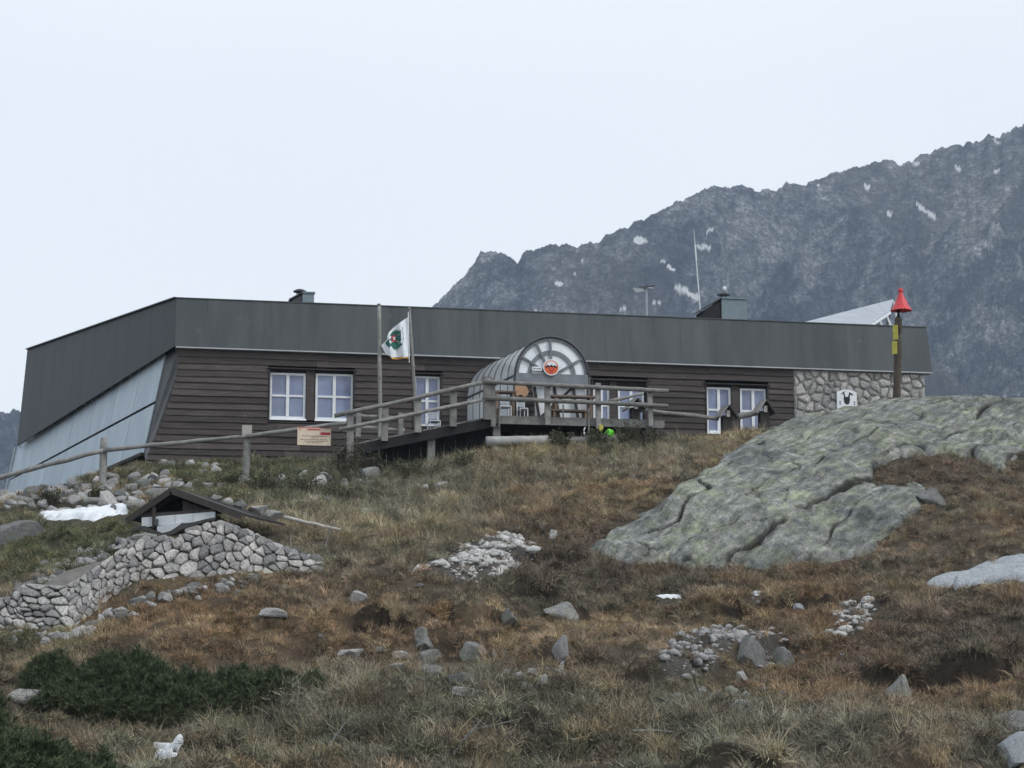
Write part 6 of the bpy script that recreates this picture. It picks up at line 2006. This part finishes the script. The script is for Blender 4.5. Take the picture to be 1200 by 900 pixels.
# fallen branches and dry stalks in the foreground
def branch(px, py, lpx, ang, seed, label):
    r_ = np.random.default_rng(seed)
    c = ground_at(px, py); k = c.y / F
    L = lpx * k
    t = thing("dead_branch", label, "branch", c, "dead branches in the long grass")
    d = Vector((math.cos(ang), 0.25, math.sin(ang))).normalized()
    mb = MB()
    p0 = c + Vector((0, -0.1, 0.16)) - d * L / 2
    mb.tube([p0, p0 + d * L * 0.5 + Vector((0, 0, 0.02)), p0 + d * L], [0.016, 0.013, 0.005], 6)
    for q in range(4):
        f = r_.uniform(0.3, 0.9); a = p0 + d * L * f
        e = a + Vector((r_.uniform(-.5, .5), r_.uniform(-.3, .1), r_.uniform(0.05, 0.5))) * L * 0.4
        mb.tube([a, e], [0.008, 0.003], 5)
    mb.build("wood", M['greywood'], t)
branch(560, 872, 110, 0.25, 1, "pale dead branch lying in the long grass at the bottom middle")
branch(545, 884, 60, 0.9, 2, "short pale dead twig crossing the longer branch")
branch(770, 872, 60, -0.05, 3, "pale dead stick in the long grass right of the bottom middle")
branch(390, 884, 55, 1.0, 4, "reddish dead twig in the grass at the bottom left of the middle")
branch(100, 690, 14, 0.2, 5, "little stick on the stone wall") if False else None
branch(385, 640, 40, 1.35, 6, "thin dry stalk standing beside the stone wall's right end")
branch(340, 655, 40, 1.5, 7, "thin dry stalk standing before the stone wall")

# ------------------------------------------------------------------ grass: many tufts set out over the turf
def tuft(name, nbl, h0, h1, droop, spread, wid, seed):
    r_ = np.random.default_rng(seed)
    VV = []; FF = []; BV = []
    for k in range(nbl):
        a = r_.uniform(0, 6.28); rr = spread * math.sqrt(r_.random())
        b0 = np.array([rr * math.cos(a), rr * math.sin(a), -0.03])
        a2 = a + r_.normal(0, 1.1)
        dv = np.array([math.cos(a2), math.sin(a2), 0])
        L = r_.uniform(h0, h1); bend = droop * r_.uniform(0.4, 1.3)
        wv = np.array([-dv[1], dv[0], 0]) * math.cos(r_.uniform(-.9, .9)) + dv * 0.2
        wv = wv * wid * r_.uniform(0.7, 1.3)
        pts_ = []
        ang = r_.uniform(0.05, 0.75); p = b0.copy(); ns = 3
        pts_.append(p.copy())
        for s_ in range(ns):
            p = p + (dv * math.sin(ang) + np.array([0, 0, 1]) * math.cos(ang)) * L / ns
            ang += bend / ns
            pts_.append(p.copy())
        bv = r_.random()
        k0 = len(VV)
        for s_ in range(ns):
            wq = wv * (1 - 0.25 * s_)
            VV += [pts_[s_] - wq / 2, pts_[s_] + wq / 2]; BV += [bv, bv]
        VV.append(pts_[ns]); BV.append(bv)
        for s_ in range(ns - 1):
            FF += [(k0 + 2 * s_, k0 + 2 * s_ + 1, k0 + 2 * s_ + 3), (k0 + 2 * s_, k0 + 2 * s_ + 3, k0 + 2 * s_ + 2)]
        FF.append((k0 + 2 * ns - 2, k0 + 2 * ns - 1, k0 + 2 * ns))
    me = bpy.data.meshes.new(name)
    me.from_pydata([tuple(v) for v in VV], [], FF)
    me.materials.append(M['grass'])
    set_attr(me, 'blade', BV)
    return bpy.data.objects.new(name, me)              # shape for the tufts below
def heath_tuft(name, n_, rad, seed, wid):
    r_ = np.random.default_rng(seed); VV = []; FF = []; BV = []
    for k in range(n_):
        a = r_.uniform(0, 6.28); e = r_.uniform(0.15, 1.5); q = rad * r_.uniform(0.35, 1.0)
        d = np.array([math.cos(a) * math.cos(e), math.sin(a) * math.cos(e), math.sin(e) * 0.85])
        p = d * q
        d2 = d + r_.normal(0, 0.55, 3); d2 /= np.linalg.norm(d2)
        wv = np.cross(d2, r_.normal(size=3)); wv = wv / np.linalg.norm(wv) * wid
        L = rad * r_.uniform(0.3, 0.75)
        k0 = len(VV); VV += [p - wv, p + wv, p + d2 * L]; FF.append((k0, k0 + 1, k0 + 2)); BV += [r_.random() * 0.9] * 3
    me = bpy.data.meshes.new(name); me.from_pydata([tuple(v) for v in VV], [], FF); me.materials.append(M['grass']); set_attr(me, 'blade', BV)
    return bpy.data.objects.new(name, me)
TUFTS = [tuft("long_tuft", 50, 0.24, 0.46, 2.6, 0.10, 0.0065, 1), tuft("long_tuft", 50, 0.22, 0.42, 3.0, 0.12, 0.0065, 2), tuft("long_tuft", 44, 0.26, 0.50, 2.2, 0.09, 0.006, 3),
         tuft("short_tuft", 62, 0.10, 0.24, 1.8, 0.14, 0.0065, 4), tuft("short_tuft", 62, 0.10, 0.25, 2.4, 0.15, 0.0065, 5), tuft("short_tuft", 66, 0.08, 0.18, 1.4, 0.14, 0.007, 6),
         heath_tuft("heath_tuft", 150, 0.17, 7, 0.006), heath_tuft("heath_tuft", 150, 0.2, 8, 0.0065)]

def gn_scatter(name, pts_, rot, scl, idx, tint, label):
    c = pts_.mean(0)
    me = bpy.data.meshes.new(name)
    me.vertices.add(len(pts_)); me.vertices.foreach_set("co", (pts_ - c).astype(np.float32).ravel())
    set_attr(me, 'rot', rot, 'VEC'); set_attr(me, 'scl', scl, 'VEC'); set_attr(me, 'idx', idx, 'INT'); set_attr(me, 'tint', tint, 'COLOR')
    o = bpy.data.objects.new(name, me); o.location = c
    link(o)
    ng = bpy.data.node_groups.new(name, 'GeometryNodeTree')
    ng.interface.new_socket("Geometry", in_out='INPUT', socket_type='NodeSocketGeometry')
    ng.interface.new_socket("Geometry", in_out='OUTPUT', socket_type='NodeSocketGeometry')
    gi = ng.nodes.new('NodeGroupInput'); go = ng.nodes.new('NodeGroupOutput')
    iop = ng.nodes.new('GeometryNodeInstanceOnPoints')
    gti = ng.nodes.new('GeometryNodeGeometryToInstance')
    for tf in reversed(TUFTS):                         # the socket lists its links last first
        oi = ng.nodes.new('GeometryNodeObjectInfo'); oi.inputs['Object'].default_value = tf
        ng.links.new(oi.outputs['Geometry'], gti.inputs[0])
    def na(nm, ty):
        n = ng.nodes.new('GeometryNodeInputNamedAttribute'); n.data_type = ty; n.inputs[0].default_value = nm
        return n.outputs[0]
    ng.links.new(gi.outputs[0], iop.inputs['Points'])
    ng.links.new(gti.outputs[0], iop.inputs['Instance'])
    iop.inputs['Pick Instance'].default_value = True
    ng.links.new(na('idx', 'INT'), iop.inputs['Instance Index'])
    e2r = ng.nodes.new('FunctionNodeEulerToRotation')
    ng.links.new(na('rot', 'FLOAT_VECTOR'), e2r.inputs[0])
    ng.links.new(e2r.outputs[0], iop.inputs['Rotation'])
    ng.links.new(na('scl', 'FLOAT_VECTOR'), iop.inputs['Scale'])
    ng.links.new(iop.outputs[0], go.inputs[0])
    md = o.modifiers.new("scatter", 'NODES'); md.node_group = ng
    o['kind'] = 'stuff'; o['label'] = label; o['category'] = 'grass'
    return o

r = np.random.default_rng(8)
DENS = 78
npts = int(40.4 * 36 * DENS)
x = r.uniform(-20.2, 20.2, npts); y = r.uniform(20.5, 56.2, npts)
z = tz_fast(x, y)
px, py = proj(x, y, z)
ok = (px > -230) & (px < 1430) & (py < 1000)
x, y, z, px, py = (a[ok] for a in (x, y, z, px, py))
sdo = poly_sd(px + perlin(x / .7, y / .7, 5) * 9, py + perlin(x / .7, y / .7, 6) * 5, OUTCROP)
keep = (sdo < 3) | (y > 54.8)
ledge = (perlin(x / 0.9, y / 0.5, 150) + 0.4 * perlin(x / 0.25, y / 0.25, 151) > 0.62) & (py > 560)
_dz, ms_ = outcrop_detail(x, y)
ledge |= (ms_ > 0.8) & (perlin(x / 1.3, y / 1.3, 152) > 0.1)
keep |= ledge
keep &= ~((poly_sd(px, py, SLAB) > 1) & (y < 42))
for i_, pl_ in enumerate(SCREE):
    ins = (poly_sd(px + perlin(x / .3, y / .3, 61) * 8, py + perlin(x / .3, y / .3, 62) * 5, pl_) > 0) & (y < 46)
    keep &= ~(ins & (r.random(len(x)) < (0.93 if i_ < 5 else 0.4)))
keep &= ~((poly_sd(px, py, RUBBLE) > 0) & (r.random(len(x)) < 0.9))
# under the hut, the wall and the shelter nothing grows
fs_ = (x - CN.x) * HU.x + (y - CN.y) * HU.y; fo_ = (x - CN.x) * HN.x + (y - CN.y) * HN.y
lo_ = (x - CN.x) * LN.x + (y - CN.y) * LN.y
keep &= ~((fo_ < 0.12) & (lo_ < 0.6) & (fs_ < S_END + 0.2))
keep &= ~((fo_ < OFD - 0.3) & (fs_ > sd0 - 0.3) & (fs_ < sd1))
wbx = np.array([p.x for p in wb]); wby = np.array([p.y for p in wb])
yw = np.interp(x, wbx, wby)
keep &= ~((x > wbx[0] - 0.1) & (x < wbx[-1]) & (y > yw + 0.0) & (y < yw + 0.5) & (poly_sd(px, py, WALLZONE) > -12))
keep &= ~((x > EL.x - 0.1) & (x < ER.x + 0.6) & (y > YS_ - 0.3) & (y < YS_ + 2.6) & (z < 4))
for pl_ in SNOWP:
    keep &= ~(((poly_sd(px, py - 2, pl_) > -3) | (poly_sd(px, py - 11, pl_) > -2)) & (y < 48))
slope_ = np.abs(tz_fast(x, y + 0.1) - tz_fast(x, y - 0.1)) / 0.2
keep &= (slope_ < 2.3) | (y > 41)
x, y, z, px, py = (a[keep] for a in (x, y, z, px, py))
tint, hgt = tint_field(x, y, z)
n = len(x)
clump = fbm(x / 0.55, y / 0.5, 200, 3)
thin = r.random(n) < np.clip(0.55 + 0.75 * clump, 0.28, 1.0)
x, y, z, px, py, tint, hgt, clump = (a[thin] for a in (x, y, z, px, py, tint, hgt, clump))
n = len(x)
ez = 0.25
gxs = (tz_fast(x + ez, y) - tz_fast(x - ez, y)) / (2 * ez); gys = (tz_fast(x, y + ez) - tz_fast(x, y - ez)) / (2 * ez)
rot = np.stack([np.clip(gys, -0.9, 0.9) * 0.55 + r.normal(0, .16, n) + 0.12, -np.clip(gxs, -0.9, 0.9) * 0.55 + r.normal(0, .16, n) - 0.06, r.uniform(0, 6.28, n)], 1)
sca = hgt * r.uniform(0.7, 1.25, n) * (1 + 0.25 * np.clip(clump, -1, 1)) * np.interp(y, [24, 38, 52], [0.82, 0.95, 1.05])
sca *= np.where(sdo[keep][thin] > 0, 0.55, 1.0)
long_ = r.random(n) < np.clip((hgt - 0.72) * 2.0, 0.04, 0.9)
idx = np.where(long_, r.integers(0, 3, n), r.integers(3, 6, n))
lum = tint.mean(1)
hp = np.clip((0.115 - lum) * 14, 0.06, 0.75)
idx = np.where(r.random(n) < hp, r.integers(6, 8, n), idx)
tint = tint * r.uniform(0.5, 1.6, (n, 1)) * r.uniform(0.93, 1.07, (n, 3))
# distinct tussocks
nc = 1500
cx, cy = r.uniform(-16, 16, nc), r.uniform(22, 52, nc)
cz = tz_fast(cx, cy); cpx, cpy = proj(cx, cy, cz)
okc = (cpx > -100) & (cpx < 1300) & (cpy > 560) & (cpy < 970) & (poly_sd(cpx, cpy, OUTCROP) < -4) & (poly_sd(cpx, cpy, SLAB) < -4) & (poly_sd(cpx, cpy, WALLZONE) < -10)
for pl_ in SCREE[:5] + SNOWP:
    okc &= (poly_sd(cpx, cpy, pl_) < -4) & (poly_sd(cpx, cpy - 16, pl_) < -6)
for (qx, qy, qw, qh, _1, _2) in BOULD:
    okc &= ~((np.abs(cpx - qx) < qw * 0.7) & (cpy > qy - 4) & (cpy < qy + 9))
cx, cy, cz = cx[okc], cy[okc], cz[okc]
ctint, chg = tint_field(cx, cy, cz)
pal = np.array([STRAW, TAN, GREY, RUST, OLIVE, STRAW, HEATH])[r.integers(0, 7, len(cx))]
ctint = ctint * 0.5 + pal * 0.5
rp = 7
tx = np.repeat(cx, rp) + r.normal(0, 0.11, len(cx) * rp); ty = np.repeat(cy, rp) + r.normal(0, 0.09, len(cx) * rp)
tzz = tz_fast(tx, ty)
x = np.concatenate([x, tx]); y = np.concatenate([y, ty]); z = np.concatenate([z, tzz])
m_ = len(tx)
rot = np.concatenate([rot, np.stack([r.normal(0.25, .25, m_), r.normal(0, .25, m_), r.uniform(0, 6.28, m_)], 1)])
sca = np.concatenate([sca, np.repeat(r.uniform(0.8, 1.25, len(cx)) * np.clip(chg, .7, 1.2), rp) * r.uniform(0.8, 1.1, m_)])
idx = np.concatenate([idx, np.repeat(r.choice([0, 1, 2, 0, 1, 6], len(cx)), rp)])
tint = np.concatenate([tint, np.repeat(ctint, rp, 0) * r.uniform(0.8, 1.25, (m_, 1))])
gn_scatter("grass", np.stack([x, y, z], 1), rot, np.stack([sca * 1.05, sca * 1.05, sca], 1), idx, np.clip(tint * GRASS_GAIN, 0.005, 0.6), "tufted rust brown and olive alpine grass covering the slope")
print("GRASS", n)

# ------------------------------------------------------------------ the air
hz = MB().box((0, 560, 215), (1560, 0, 0), (0, 1110, 0), (0, 0, 320))
hm = bpy.data.materials.new("thin_haze"); hm.use_nodes = True
ht = hm.node_tree
ht.nodes.clear()
ho = ht.nodes.new("ShaderNodeOutputMaterial"); pv = ht.nodes.new("ShaderNodeVolumePrincipled")
pv.inputs["Color"].default_value = (0.60, 0.76, 1.0, 1)
pv.inputs["Density"].default_value = HAZE
pv.inputs["Anisotropy"].default_value = 0.0
ht.links.new(pv.outputs[0], ho.inputs["Volume"])
hzo = hz.build("haze", hm)
hzo['kind'] = 'stuff'; hzo['label'] = "thin bluish haze between the hut and the mountain"; hzo['category'] = 'haze'
